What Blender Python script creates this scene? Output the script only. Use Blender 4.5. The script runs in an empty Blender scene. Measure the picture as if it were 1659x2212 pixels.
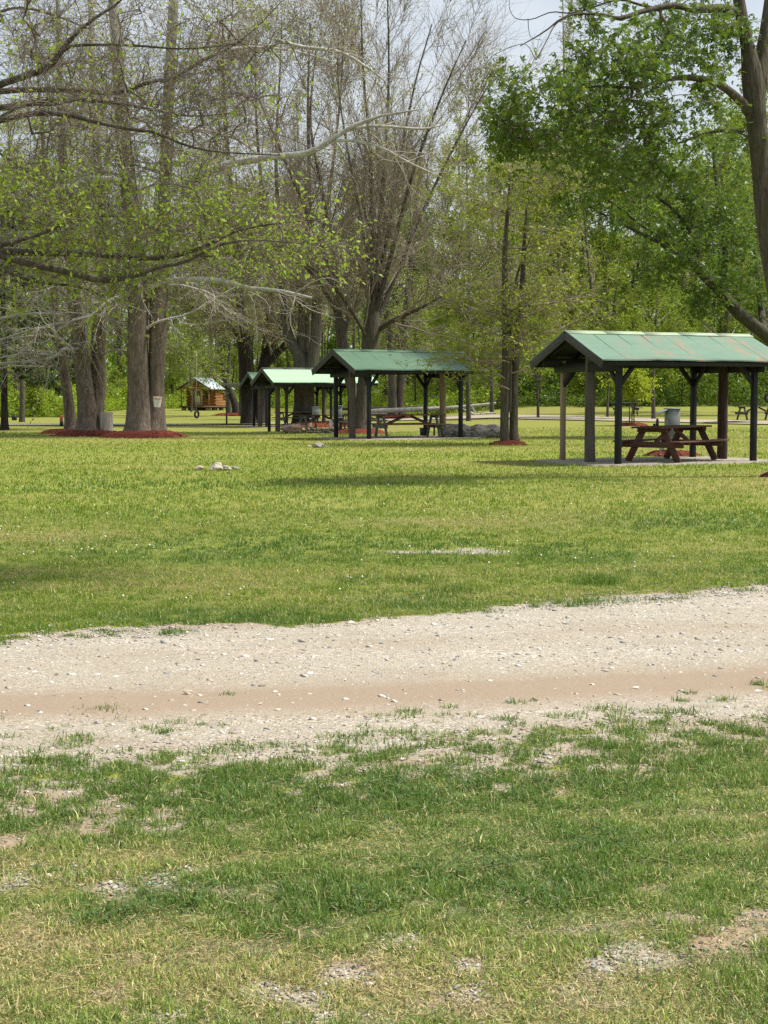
import bpy, math, random
import numpy as np
from mathutils import Vector, Matrix

# ------------------------------------------------------------------ scene
SC = bpy.context.scene
COL = SC.collection
R = math.radians
PI = math.pi
CAM_H, FOC, PITCH = 1.52, 3324.0, R(4.455)
CX, CY = 829.5, 1106.0          # principal point in the measuring grid (1659 x 2212)
CP, SP_ = math.cos(PITCH), math.sin(PITCH)


def sstep(a, b, x):
    t = np.clip((np.asarray(x, float) - a) / (b - a), 0, 1)
    return t * t * (3 - 2 * t)


def terrain(x, y):
    x = np.asarray(x, float); y = np.asarray(y, float)
    dip = -0.28 * sstep(57, 68, y) * (1 - sstep(-1.0, 7.0, x))
    rise = 1.0 * sstep(3, 15, x) * sstep(84, 122, y)
    return dip + rise


def tz(x, y):
    return float(terrain(x, y))


def ray(u, v):
    """Direction of the photo ray through a measured point."""
    a, b = (u - CX) / FOC, (v - CY) / FOC
    return Vector((a, CP - b * SP_, -SP_ - b * CP))


def at(u, v, Y):
    d = ray(u, v)
    k = Y / d.y
    return Vector((d.x * k, Y, CAM_H + d.z * k))


def ground(u, v):
    d = ray(u, v)
    z = 0.0
    for _ in range(12):
        k = (z - CAM_H) / d.z
        z = tz(d.x * k, d.y * k)
    return Vector((d.x * k, d.y * k, z))


# ------------------------------------------------------------------ numpy noise
def _hash(ix, iy, s):
    h = (ix.astype(np.int64) * 374761393 + iy.astype(np.int64) * 668265263 + s * 1274126177) & 0xFFFFFFFF
    h = ((h ^ (h >> 13)) * 1274126177) & 0xFFFFFFFF
    h = ((h ^ (h >> 16)) * 2246822519) & 0xFFFFFFFF
    return (h ^ (h >> 15)) / 4294967295.0


def vnoise(x, y, s=0):
    x = np.asarray(x, float); y = np.asarray(y, float)
    ix, iy = np.floor(x), np.floor(y)
    fx, fy = x - ix, y - iy
    fx = fx * fx * (3 - 2 * fx); fy = fy * fy * (3 - 2 * fy)
    a = _hash(ix, iy, s); b = _hash(ix + 1, iy, s); c = _hash(ix, iy + 1, s); d = _hash(ix + 1, iy + 1, s)
    return (a * (1 - fx) + b * fx) * (1 - fy) + (c * (1 - fx) + d * fx) * fy


def fbm(x, y, o=4, s=0):
    v = 0; a = 0.5; t = 0
    for i in range(o):
        v = v + a * vnoise(x * 2 ** i + 17.3 * i, y * 2 ** i + 9.1 * i, s + i); t += a; a *= 0.55
    return v / t


def unit(a):
    return a / np.maximum(np.linalg.norm(a, axis=-1, keepdims=True), 1e-9)


# ------------------------------------------------------------------ mesh building
class Geo:
    def __init__(self):
        self.v, self.q, self.t, self.c, self.n = [], [], [], [], 0

    def add(self, v, quads=None, tris=None, col=None):
        v = np.asarray(v, float).reshape(-1, 3)
        if quads is not None and len(quads):
            self.q.append(np.asarray(quads, np.int64).reshape(-1, 4) + self.n)
        if tris is not None and len(tris):
            self.t.append(np.asarray(tris, np.int64).reshape(-1, 3) + self.n)
        self.v.append(v)
        if col is not None:
            self.c.append(np.asarray(col, float).reshape(-1, 4))
        self.n += len(v)

    def build(self, name, mat, parent=None, smooth=False, loc=None):
        me = bpy.data.meshes.new(name)
        v = np.concatenate(self.v) if self.v else np.zeros((0, 3))
        if loc is not None:
            v = v - np.asarray(loc, float)
        q = np.concatenate(self.q) if self.q else np.zeros((0, 4), np.int64)
        t = np.concatenate(self.t) if self.t else np.zeros((0, 3), np.int64)
        me.vertices.add(len(v)); me.vertices.foreach_set('co', v.astype(np.float32).ravel())
        loops = np.concatenate([q.ravel(), t.ravel()]).astype(np.int32)
        me.loops.add(len(loops)); me.loops.foreach_set('vertex_index', loops)
        starts = np.concatenate([np.arange(len(q)) * 4, len(q) * 4 + np.arange(len(t)) * 3]).astype(np.int32)
        me.polygons.add(len(starts)); me.polygons.foreach_set('loop_start', starts)
        me.update(calc_edges=True)
        if smooth:
            me.polygons.foreach_set('use_smooth', np.ones(len(starts), bool))
        if self.c:
            ca = me.color_attributes.new('tint', 'FLOAT_COLOR', 'POINT')
            ca.data.foreach_set('color', np.concatenate(self.c).astype(np.float32).ravel())
        me.materials.append(mat)
        o = bpy.data.objects.new(name, me)
        COL.objects.link(o)
        if loc is not None and parent is None:
            o.location = loc
        if parent is not None:
            o.parent = parent
        return o


def tag(o, label, cat, group=None):
    o['label'] = label; o['category'] = cat
    if group: o['group'] = group
    return o


def structure(o):
    o['kind'] = 'structure'; return o


def stuff(o, label=None, cat=None):
    o['kind'] = 'stuff'
    if label: o['label'] = label
    if cat: o['category'] = cat
    return o


def thing(name, label, cat, loc=(0, 0, 0), rz=0, group=None):
    o = bpy.data.objects.new(name, None); COL.objects.link(o)
    o.location = loc; o.rotation_euler = (0, 0, rz)
    o.empty_display_size = 0.3
    return tag(o, label, cat, group)


def dup(root, loc, rz=0, label=None, scale=1.0):
    """A copy of a thing with copies of its parts and their sub-parts (mesh data shared)."""
    r = root.copy(); COL.objects.link(r)
    r.location = loc; r.rotation_euler = (0, 0, rz); r.scale = (scale,) * 3 if not hasattr(scale, '__len__') else scale
    if label: r['label'] = label
    for ch in list(root.children):
        c = ch.copy(); COL.objects.link(c); c.parent = r
        for g in list(ch.children):
            d = g.copy(); COL.objects.link(d); d.parent = c
    return r


def bevel(o, w=0.006):
    m = o.modifiers.new('bevel', 'BEVEL'); m.width = w; m.segments = 1; m.limit_method = 'ANGLE'; m.angle_limit = R(40)
    return o


BOXQ = [(0, 3, 2, 1), (4, 5, 6, 7), (0, 1, 5, 4), (1, 2, 6, 5), (2, 3, 7, 6), (3, 0, 4, 7)]


def box(g, c, s, M=None, taper=None):
    x, y, z = s[0] / 2, s[1] / 2, s[2] / 2
    v = np.array([(-x, -y, -z), (x, -y, -z), (x, y, -z), (-x, y, -z), (-x, -y, z), (x, -y, z), (x, y, z), (-x, y, z)])
    if taper: v[4:, :2] *= taper
    if M is not None: v = v @ np.array(M.to_3x3()).T
    g.add(v + np.array(c), BOXQ)


def bar(g, a, b, w, h, up=(0, 0, 1)):
    """A rectangular timber from a to b, w wide sideways and h deep along up."""
    a, b, up = Vector(a), Vector(b), Vector(up)
    t = (b - a).normalized(); s = t.cross(up).normalized(); n = s.cross(t)
    s, n = s * w / 2, n * h / 2
    v = [a - s - n, a + s - n, a + s + n, a - s + n, b - s - n, b + s - n, b + s + n, b - s + n]
    g.add([tuple(p) for p in v], [(0, 1, 2, 3), (4, 7, 6, 5), (0, 4, 5, 1), (1, 5, 6, 2), (2, 6, 7, 3), (3, 7, 4, 0)])


def tubes(g, pts, rad, k=6, cap=False, noise=None):
    pts = np.asarray(pts, float); rad = np.asarray(rad, float)
    if pts.ndim == 2: pts, rad = pts[None], rad[None]
    if len(pts) == 0: return
    N, n, _ = pts.shape
    t = unit(np.gradient(pts, axis=1))
    mt = np.abs(t.mean(axis=1)); ax = np.argmin(mt, axis=1)
    ref = np.zeros((N, 1, 3)); ref[np.arange(N), 0, ax] = 1
    u = unit(np.cross(t, np.broadcast_to(ref, t.shape))); w = np.cross(t, u)
    a = np.arange(k) * 2 * PI / k
    r = rad[:, :, None] * np.ones(k)
    if noise is not None: r = r * noise
    v = pts[:, :, None, :] + r[..., None] * (np.cos(a)[:, None] * u[:, :, None, :] + np.sin(a)[:, None] * w[:, :, None, :])
    i = np.arange(n - 1)[:, None] * k; j = np.arange(k); j2 = (j + 1) % k
    f = np.stack([i + j, i + j2, i + k + j2, i + k + j], axis=-1).reshape(-1, 4)
    q = (np.arange(N)[:, None, None] * (n * k) + f[None]).reshape(-1, 4)
    tri = None
    if cap:
        e = (n - 1) * k
        tri = [(e, e + m, e + m + 1) for m in range(1, k - 1)] + [(0, m + 1, m) for m in range(1, k - 1)]
        tri = (np.arange(N)[:, None, None] * (n * k) + np.array(tri)[None]).reshape(-1, 3)
    g.add(v, q, tri)


def spline(p, m):
    """Catmull-Rom resample of a polyline (rows may carry a radius in column 3)."""
    p = np.asarray(p, float)
    n = len(p)
    P = np.vstack([2 * p[0] - p[1], p, 2 * p[-1] - p[-2]])
    s = np.linspace(0, n - 1, m); i = np.minimum(s.astype(int), n - 2); f = (s - i)[:, None]
    a, b, c, d = P[i], P[i + 1], P[i + 2], P[i + 3]
    return 0.5 * (2 * b + (c - a) * f + (2 * a - 5 * b + 4 * c - d) * f ** 2 + (3 * b - a - 3 * c + d) * f ** 3)


def lathe(g, prof, k=24, c=(0, 0, 0)):
    prof = np.asarray(prof, float); a = np.arange(k) * 2 * PI / k
    v = np.stack([prof[:, :1] * np.cos(a), prof[:, :1] * np.sin(a), prof[:, 1:] * np.ones(k)], axis=-1) + np.array(c)
    n = len(prof); i = np.arange(n - 1)[:, None] * k; j = np.arange(k); j2 = (j + 1) % k
    g.add(v, np.stack([i + j, i + j2, i + k + j2, i + k + j], axis=-1).reshape(-1, 4))


# ------------------------------------------------------------------ materials
def new_mat(name):
    m = bpy.data.materials.new(name); m.use_nodes = True
    nt = m.node_tree; nt.nodes.clear()
    return m, nt


class NT:
    def __init__(self, nt): self.nt = nt

    def n(self, typ, ins=None, **props):
        nd = self.nt.nodes.new(typ)
        for k, v in props.items(): setattr(nd, k, v)
        for k, v in (ins or {}).items():
            if hasattr(v, 'is_output') or isinstance(v, bpy.types.NodeSocket): self.nt.links.new(v, nd.inputs[k])
            else: nd.inputs[k].default_value = v
        return nd

    def ramp(self, fac, stops, interp='LINEAR'):
        nd = self.nt.nodes.new('ShaderNodeValToRGB'); cr = nd.color_ramp; cr.interpolation = interp
        while len(cr.elements) < len(stops): cr.elements.new(0.5)
        for e, (p, c) in zip(cr.elements, stops):
            e.position = p; e.color = (*c, 1) if len(c) == 3 else c
        self.nt.links.new(fac, nd.inputs[0]); return nd.outputs[0]

    def mix(self, f, a, b, blend='MIX'):
        nd = self.nt.nodes.new('ShaderNodeMix'); nd.data_type = 'RGBA'; nd.blend_type = blend
        for k, v in ((0, f), (6, a), (7, b)):
            if isinstance(v, bpy.types.NodeSocket): self.nt.links.new(v, nd.inputs[k])
            else: nd.inputs[k].default_value = v if k == 0 else ((*v, 1) if len(v) == 3 else v)
        return nd.outputs[2]

    def math(self, op, a, b=0.0, c=0.0, clamp=False):
        nd = self.nt.nodes.new('ShaderNodeMath'); nd.operation = op; nd.use_clamp = clamp
        for i, v in enumerate((a, b, c)):
            if isinstance(v, bpy.types.NodeSocket): self.nt.links.new(v, nd.inputs[i])
            else: nd.inputs[i].default_value = v
        return nd.outputs[0]

    def noise(self, scale, vec=None, detail=4, rough=0.6, dist=0.0):
        nd = self.n('ShaderNodeTexNoise', {'Scale': scale, 'Detail': detail, 'Roughness': rough, 'Distortion': dist})
        if vec is not None: self.nt.links.new(vec, nd.inputs['Vector'])
        return nd.outputs[0]

    def coord(self, kind='Object', scale=(1, 1, 1), rot=(0, 0, 0)):
        tc = self.nt.nodes.new('ShaderNodeTexCoord'); mp = self.nt.nodes.new('ShaderNodeMapping')
        mp.inputs['Scale'].default_value = scale; mp.inputs['Rotation'].default_value = rot
        self.nt.links.new(tc.outputs[kind], mp.inputs[0]); return mp.outputs[0]

    def bump(self, h, strength=0.5, dist=0.02):
        return self.n('ShaderNodeBump', {'Height': h, 'Strength': strength, 'Distance': dist}).outputs[0]

    def out(self, col, rough=0.7, normal=None, spec=0.3, metal=0.0):
        ins = {'Base Color': col if isinstance(col, bpy.types.NodeSocket) else (*col, 1), 'Roughness': rough, 'Specular IOR Level': spec, 'Metallic': metal}
        if normal is not None: ins['Normal'] = normal
        b = self.n('ShaderNodeBsdfPrincipled', ins)
        self.n('ShaderNodeOutputMaterial', {'Surface': b.outputs[0]})
        return b


def mat_wood(name, cols, scale=(3, 40, 40), rough=0.75, bump=0.4, blotch=None):
    m, nt = new_mat(name); t = NT(nt)
    c = t.coord('Object', scale)
    f = t.noise(1.0, c, 5, 0.65, 0.6)
    col = t.ramp(f, [(0.25, cols[0]), (0.5, cols[1]), (0.75, cols[2])])
    big = t.noise(2.2, t.coord('Object', (1, 1, 1)), 4, 0.6)
    col = t.mix(t.math('MULTIPLY', big, 0.55), col, blotch or cols[0])
    t.out(col, rough, t.bump(f, bump, 0.01), 0.25)
    return m


def mat_plain(name, col, rough=0.6, var=0.25, scale=9.0, metal=0.0, spec=0.3, bump=0.15):
    m, nt = new_mat(name); t = NT(nt)
    f = t.noise(scale, t.coord('Object'), 6, 0.65)
    dark = tuple(x * (1 - var) for x in col); lite = tuple(min(1, x * (1 + var)) for x in col)
    t.out(t.ramp(f, [(0.3, dark), (0.7, lite)]), rough, t.bump(f, bump, 0.01), spec, metal)
    return m


def mat_bark(name, dark, mid, lite, scale=7.0, stretch=0.16, bump=0.9, pale=None, pale_z=(4, 12), moss=None):
    """Furrowed bark; PALE peels in patches that grow more frequent up the stem."""
    m, nt = new_mat(name); t = NT(nt)
    c = t.coord('Object', (scale, scale, scale * stretch))
    f = t.noise(1.6, c, 6, 0.7, 0.4)
    v = t.n('ShaderNodeTexVoronoi', {'Vector': c, 'Scale': 2.2, 'Randomness': 1.0}, feature='DISTANCE_TO_EDGE').outputs[0]
    col = t.ramp(f, [(0.28, dark), (0.5, mid), (0.72, lite)])
    col = t.mix(t.math('MULTIPLY', t.ramp(v, [(0.0, (1, 1, 1)), (0.12, (0, 0, 0))]), 0.55), col, dark)
    big = t.noise(0.8, t.coord('Object'), 5, 0.6)
    if moss: col = t.mix(t.math('MULTIPLY', t.ramp(big, [(0.45, (0, 0, 0)), (0.7, (1, 1, 1))]), 0.6), col, moss)
    if pale:
        z = t.n('ShaderNodeSeparateXYZ', {0: t.n('ShaderNodeTexCoord').outputs['Object']}).outputs[2]
        zr = t.n('ShaderNodeMapRange', {'Value': z, 'From Min': pale_z[0], 'From Max': pale_z[1], 'To Min': -0.25, 'To Max': 0.28}).outputs[0]
        pn = t.noise(1.0, t.coord('Object', (4.5, 4.5, 1.7)), 5, 0.65, 0.5)
        pf = t.ramp(t.math('ADD', pn, zr), [(0.49, (0, 0, 0)), (0.55, (1, 1, 1))])
        col = t.mix(pf, col, pale)
    h = t.math('ADD', f, t.math('MULTIPLY', v, 0.8))
    t.out(col, 0.85, t.bump(h, bump, 0.03), 0.15)
    return m


def mat_leaf(name, cols, trans=0.4, rough=0.45):
    m, nt = new_mat(name); t = NT(nt)
    r = t.n('ShaderNodeNewGeometry').outputs['Random Per Island']
    n = len(cols)
    col = t.ramp(r, [(i / max(n - 1, 1), c) for i, c in enumerate(cols)])
    oi = t.n('ShaderNodeObjectInfo').outputs['Random']
    pn = t.noise(0.55, t.coord('Object'), 3, 0.6)
    vv = t.math('MULTIPLY', t.math('MULTIPLY_ADD', oi, 0.5, 0.75), t.math('MULTIPLY_ADD', pn, 1.1, 0.45))
    hsv = t.n('ShaderNodeHueSaturation', {'Color': col, 'Hue': t.math('MULTIPLY_ADD', oi, 0.03, 0.485), 'Value': vv})
    p = t.n('ShaderNodeBsdfPrincipled', {'Base Color': hsv.outputs[0], 'Roughness': rough, 'Specular IOR Level': 0.25})
    tc = t.mix(0.5, hsv.outputs[0], (0.30, 0.38, 0.03))
    tr = t.n('ShaderNodeBsdfTranslucent', {'Color': tc})
    mx = t.n('ShaderNodeMixShader', {0: trans, 1: p.outputs[0], 2: tr.outputs[0]})
    t.n('ShaderNodeOutputMaterial', {'Surface': mx.outputs[0]})
    return m
# ------------------------------------------------------------------ ground, road, grass
rng = np.random.default_rng(7)


def road_near(x):
    return 7.05 + 0.25 * np.clip(x, -9, 30)


def road_far(x):
    x = np.asarray(x, float)
    mid = 10.2 + 0.47 * x
    return np.where(x > 3, 11.61 + 0.27 * (x - 3), np.where(x < -2.6, 8.98 + 0.22 * (x + 2.6), mid))


# bare stony places in the turf: x, y, rx, ry, kind (1 stones, 0 soil)
def _spot(u, v, ru, rv, kind):
    p = ground(u, v); k = FOC / p.y
    y2 = ground(u, v - rv).y
    return (p.x, p.y, ru / k, max(0.05, y2 - p.y), kind)


SPOTS = [_spot(*s) for s in (
    (150, 1885, 55, 14, 1), (30, 1905, 45, 16, 1), (330, 1905, 50, 15, 1), (250, 1915, 40, 14, 1), (400, 1885, 35, 10, 1),
    (555, 2142, 60, 18, 1), (665, 2165, 50, 14, 1), (690, 2200, 40, 14, 1), (860, 2032, 50, 16, 1), (1010, 2090, 40, 14, 1),
    (1375, 2065, 85, 30, 1), (1300, 2085, 40, 16, 1), (1260, 2130, 60, 18, 0), (1600, 2015, 70, 22, 0), (1540, 2040, 60, 18, 0),
    (1640, 1980, 40, 14, 0), (60, 1722, 90, 12, 0), (100, 1800, 60, 16, 0), (880, 1650, 110, 12, 0), (1420, 1640, 120, 10, 0),
    (480, 1690, 60, 8, 1), (740, 2105, 50, 14, 1), (1010, 2140, 35, 12, 1), (370, 2200, 40, 12, 1), (1470, 1985, 60, 10, 0),
    (1030, 1191, 75, 8, 1), (930, 1193, 95, 4, 1), (1150, 1315, 130, 9, 1), (1420, 1290, 120, 6, 1), (420, 1367, 40, 4, 1), (190, 1392, 60, 5, 1))]
LUSH = [_spot(*s) for s in (
    (420, 1945, 150, 45, 0), (230, 1985, 90, 30, 0), (1270, 1830, 120, 40, 0), (1400, 1830, 80, 30, 0), (1590, 2150, 60, 60, 0),
    (1100, 1900, 180, 60, 0), (700, 1960, 160, 60, 0), (900, 1700, 500, 40, 0), (1240, 1195, 110, 18, 0), (900, 1175, 170, 9, 0),
    (780, 1255, 60, 9, 0), (900, 1300, 110, 16, 0), (520, 1335, 260, 14, 0), (560, 1180, 420, 22, 0), (1290, 1255, 45, 9, 0),
    (1620, 1235, 60, 8, 0), (1400, 1240, 60, 7, 0), (1480, 1130, 200, 14, 0), (500, 1050, 350, 8, 0))]
DRY = [_spot(*s) for s in (
    (600, 2130, 700, 60, 0), (1300, 2150, 400, 70, 0), (150, 2030, 260, 60, 0), (1200, 1285, 420, 14, 0), (640, 1240, 600, 13, 0),
    (1450, 1240, 220, 24, 0), (150, 1160, 160, 12, 0), (1120, 1120, 300, 16, 0), (1500, 1190, 260, 14, 0), (380, 1012, 140, 4, 0),
    (1000, 1000, 260, 8, 0), (300, 1265, 260, 10, 0), (1550, 1300, 200, 10, 0), (900, 1265, 160, 6, 0), (150, 1880, 260, 40, 0))]


def blobs(spots, x, y, edge=0.9):
    m = np.zeros(np.shape(x)); st = np.zeros(np.shape(x))
    wob = 0.75 * (fbm(x * 2.2, y * 2.2, 3, 5) - 0.5)
    for (a, b, rx, ry, k) in spots:
        d = np.sqrt(((x - a) / rx) ** 2 + ((y - b) / ry) ** 2) + wob * 1.4
        f = 1 - sstep(1 - edge * 0.5, 1 + edge * 0.5, d)
        m = np.maximum(m, f); st = np.maximum(st, f * k)
    return m, st


FAR_ROAD = [(60, 42), (22.5, 71.5), (18.5, 76.0), (13.0, 83.5), (7.9, 90.5), (2, 97), (-3, 99.5)]
LEFT_ROAD = [(-75, 89.0), (-30, 84.5), (-21, 84.0), (-14.0, 84.3), (-9.5, 85.5), (-4, 88.0)]


def line_dist(line, x, y):
    d = np.full(np.shape(x), 1e9)
    for (a, b), (c, e) in zip(line[:-1], line[1:]):
        vx, vy = c - a, e - b
        t = np.clip(((x - a) * vx + (y - b) * vy) / (vx * vx + vy * vy), 0, 1)
        d = np.minimum(d, np.hypot(x - a - t * vx, y - b - t * vy))
    return d


def zone(x, y):
    """dry, gravel, soil, turf cover (0..1) at each ground point."""
    x = np.asarray(x, float); y = np.asarray(y, float)
    yn, yf = road_near(x), road_far(x)
    n1 = fbm(x * 3.1, y * 3.1, 4, 11); n2 = fbm(x * 0.6, y * 0.9, 3, 23); n3 = fbm(x * 0.11, y * 0.22, 4, 31)
    clump = 0.66 * fbm(x * 9.0, y * 7.5, 3, 41) + 0.34 * fbm(x * 2.3, y * 2.8, 2, 47)
    near_t = sstep(-0.15, 1.8 + 0.4 * (1 - sstep(-1.5, 1.0, x)), (yn - y) + 0.9 * (n2 - 0.5))         # 0 on the road, 1 in the verge
    far_t = sstep(-0.05, 0.75, (y - yf) + 1.1 * (n2 - 0.5))
    cover_n = np.where(clump < 0.315 + 0.285 * near_t, 1.0, 0.0) * sstep(0.02, 0.2, near_t)
    cover_n = np.where(near_t > 0.9, np.maximum(cover_n, 0.9), cover_n)
    cover_f = np.where(clump < 0.25 + 0.7 * far_t, 1.0, 0.0) * sstep(0.0, 0.25, far_t)
    cover = np.where(y < (yn + yf) / 2, cover_n, cover_f)
    bare, stones = blobs(SPOTS, x, y)
    cover = cover * (1 - bare * np.clip(2.1 * clump - 0.42, 0, 0.92))
    # thin worn turf at the bottom of the verge
    cover = cover * np.where((y < 4.7) & (clump > 0.60), 0.7, 1.0)
    gravel = np.clip(np.maximum(1 - np.where(y < (yn + yf) / 2, near_t, far_t), stones), 0, 1)
    track = 1.25 * np.exp(-((y - (7.72 + 0.17 * x + 0.45 * (n2 - 0.5))) / 0.42) ** 2) + 0.35 * np.exp(-((y - (9.15 + 0.30 * x)) / 0.28) ** 2) * (0.4 + n1)
    soil = np.clip(track * (0.75 + 0.5 * n1), 0, 1) * (1 - np.where(y < (yn + yf) / 2, near_t, far_t))
    soil = np.maximum(soil, np.clip(bare - stones, 0, 1))
    lush, _ = blobs(LUSH, x, y, 2.0); lush = lush * np.where(y < 8, np.clip(2.2 * fbm(x * 3.3, y * 3.3, 3, 61) - .5, 0, 1), 1.0); dryb, _ = blobs(DRY, x, y, 1.6)
    dry = np.clip(0.36 + 1.3 * (n3 - 0.5) + 0.7 * (n2 - 0.5) + 0.45 * (n1 - 0.5) + 0.5 * dryb - 0.45 * lush - 0.08 * (y < yn) - 0.26 * sstep(4.1, 4.8, y) * (y < yn), 0, 1)
    fr = np.minimum(line_dist(FAR_ROAD, x, y), 99)
    lush = np.maximum(lush, 0.85 * sstep(0.1, .5, near_t) * (1 - sstep(.75, 1.0, near_t)) * (y < yn))
    return dry, gravel, soil, np.clip(cover, 0, 1), lush


def make_ground_mat():
    m, nt = new_mat('ground_cover'); t = NT(nt)
    at_ = t.n('ShaderNodeVertexColor', layer_name='tint')
    sp = t.n('ShaderNodeSeparateColor', {0: at_.outputs[0]})
    dry, gra, soil, cov = sp.outputs[0], sp.outputs[1], sp.outputs[2], at_.outputs[1]
    pos = t.n('ShaderNodeNewGeometry').outputs['Position']
    fine = t.noise(38.0, pos, 5, 0.7); midn = t.noise(5.0, pos, 5, 0.65); big = t.noise(0.35, pos, 4, 0.6)
    # turf base between the blades
    green = t.mix(midn, (0.150, 0.215, 0.020), (0.260, 0.315, 0.032))
    straw = t.mix(fine, (0.20, 0.165, 0.06), (0.31, 0.265, 0.11))
    dd = t.math('ADD', dry, t.math('MULTIPLY_ADD', big, 0.5, -0.25), clamp=True)
    turf = t.mix(t.math('MULTIPLY', dd, 0.85), green, straw)
    vfine = t.noise(130.0, pos, 4, 0.75)
    turf = t.mix(t.ramp(vfine, [(0.38, (0.55, 0.55, 0.55)), (0.62, (0.0, 0.0, 0.0))]), turf, (0.050, 0.055, 0.016), 'MIX')
    turf = t.mix(t.math('MULTIPLY', t.ramp(fine, [(0.42, (0, 0, 0)), (0.62, (1, 1, 1))]), 0.45), turf, straw)
    # gravel
    vo = t.n('ShaderNodeTexVoronoi', {'Vector': pos, 'Scale': 62.0})
    vo2 = t.n('ShaderNodeTexVoronoi', {'Vector': pos, 'Scale': 23.0})
    sc = t.n('ShaderNodeSeparateColor', {0: vo.outputs['Color']}).outputs[0]
    stone = t.ramp(sc, [(0.0, (0.17, 0.16, 0.145)), (0.25, (0.29, 0.26, 0.215)), (0.5, (0.36, 0.315, 0.255)), (0.75, (0.46, 0.425, 0.365)), (1.0, (0.62, 0.59, 0.54))])
    dust = t.mix(midn, (0.268, 0.240, 0.186), (0.350, 0.320, 0.258))
    grav = t.mix(t.ramp(vo.outputs['Distance'], [(0.25, (0.1, 0.1, 0.1)), (0.6, (0.85, 0.85, 0.85))]), stone, dust)
    grav = t.mix(t.math('MULTIPLY', t.ramp(midn, [(0.4, (0, 0, 0)), (0.6, (1, 1, 1))]), 0.5), grav, dust)
    dirt = t.mix(fine, (0.185, 0.140, 0.098), (0.275, 0.216, 0.156))
    dirt = t.mix(t.math('MULTIPLY', midn, 0.5), dirt, (0.250, 0.192, 0.138))
    patch = t.noise(1.1, t.n('ShaderNodeMapping', {0: pos, 'Scale': (0.55, 1.6, 1.0)}).outputs[0], 5, 0.62)
    grav = t.mix(t.math('MULTIPLY', t.ramp(patch, [(0.50, (0, 0, 0)), (0.64, (1, 1, 1))]), 0.55), grav, stone)
    grav = t.mix(t.math('MULTIPLY', t.ramp(patch, [(0.32, (1, 1, 1)), (0.46, (0, 0, 0))]), 0.45), grav, dirt)
    grav = t.mix(t.math('MULTIPLY', soil, 0.9), grav, dirt)
    soilc = t.mix(fine, (0.20, 0.145, 0.095), (0.34, 0.26, 0.18))
    bare = t.mix(gra, soilc, grav)
    cc = t.math('ADD', cov, t.math('MULTIPLY_ADD', fine, 0.7, -0.35), clamp=True)
    col = t.mix(t.ramp(cc, [(0.35, (0, 0, 0)), (0.65, (1, 1, 1))]), bare, turf)
    h = t.math('ADD', t.math('MULTIPLY', vo.outputs['Distance'], -0.6), t.math('ADD', t.math('MULTIPLY', fine, 0.7), t.math('MULTIPLY', vo2.outputs['Distance'], -0.4)))
    h = t.math('MULTIPLY', h, t.math('SUBTRACT', 1.0, t.math('MULTIPLY', soil, 0.75)))
    t.out(col, 0.92, t.bump(h, 0.7, 0.02), 0.12)
    return m


M_GROUND = make_ground_mat()


def axis(lo, hi, step0, core, grow, far):
    a = [core[0]]
    while a[-1] < core[1]: a.append(a[-1] + step0)
    s = step0
    while a[-1] < hi: s = min(s * grow, far); a.append(a[-1] + s)
    b = [core[0]]; s = step0
    while b[-1] > lo: s = min(s * grow, far); b.append(b[-1] - s)
    return np.array(sorted(set(b[1:])) + a)


def sheet(name, xs, ys, dz=0.0, keep=None):
    X, Y = np.meshgrid(xs, ys)
    dry, gra, soil, cov, lush = zone(X, Y)
    if name != 'ground':
        cov = np.zeros_like(cov); gra = np.ones_like(gra)
    else:
        d = np.minimum(line_dist(FAR_ROAD, X, Y) - 3.2, line_dist(LEFT_ROAD, X, Y) - 1.3)
        wood = sstep(0, 10, Y - 102 - 4 * fbm(X * .1, Y * .1, 3, 3))
        cov = np.where(Y > 20, 1.0, np.where(Y < 8.5, cov * (0.50 + 0.28 * fbm(X * 4, Y * 4, 3, 8)), cov))
        gra = np.where(Y < 8.5, np.maximum(gra, 0.55 * sstep(.45, .6, fbm(X * 2.5, Y * 2.5, 3, 19))), gra)
    g = Geo()
    n = len(xs); i = np.arange(len(ys) - 1)[:, None] * n; j = np.arange(n - 1)
    f = np.stack([i + j, i + j + 1, i + n + j + 1, i + n + j], axis=-1)
    if keep is not None:
        xm, ym = (xs[:-1] + xs[1:]) / 2, (ys[:-1] + ys[1:]) / 2
        XM, YM = np.meshgrid(xm, ym)
        f = f[keep(XM, YM)]
    g.add(np.stack([X, Y, terrain(X, Y) + dz], axis=-1), f.reshape(-1, 4), col=np.stack([dry, gra, soil, cov], axis=-1))
    if keep is not None:                       # drop the unused points
        v = np.concatenate(g.v); q = np.concatenate(g.q); used, inv = np.unique(q, return_inverse=True)
        c = g.c[0][used]
        nu = np.bincount(inv.ravel(), minlength=len(used)); v = v.copy(); v[used[nu < 4], 2] -= dz + 0.004   # the rim dips under the turf
        g = Geo(); g.add(v[used], inv.reshape(-1, 4), col=c)
    o = g.build(name, M_GROUND, smooth=True)
    return structure(o)


sheet('ground', axis(-700, 700, 0.07, (-6, 6), 1.10, 25), axis(-60, 900, 0.06, (3, 13), 1.035, 25))
sheet('gravel_road', axis(-16, 17, 0.06, (-5, 6), 1.06, 0.4), np.arange(4.5, 17, 0.05), 0.004,
      lambda x, y: (y > road_near(x) - 0.35 + 0.9 * (fbm(x * 1.7, y * 1.7, 4, 71) - 0.5)) & (y < road_far(x) + 0.08 + 0.7 * (fbm(x * 1.9, y * 1.9, 4, 77) - 0.5)))


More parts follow.
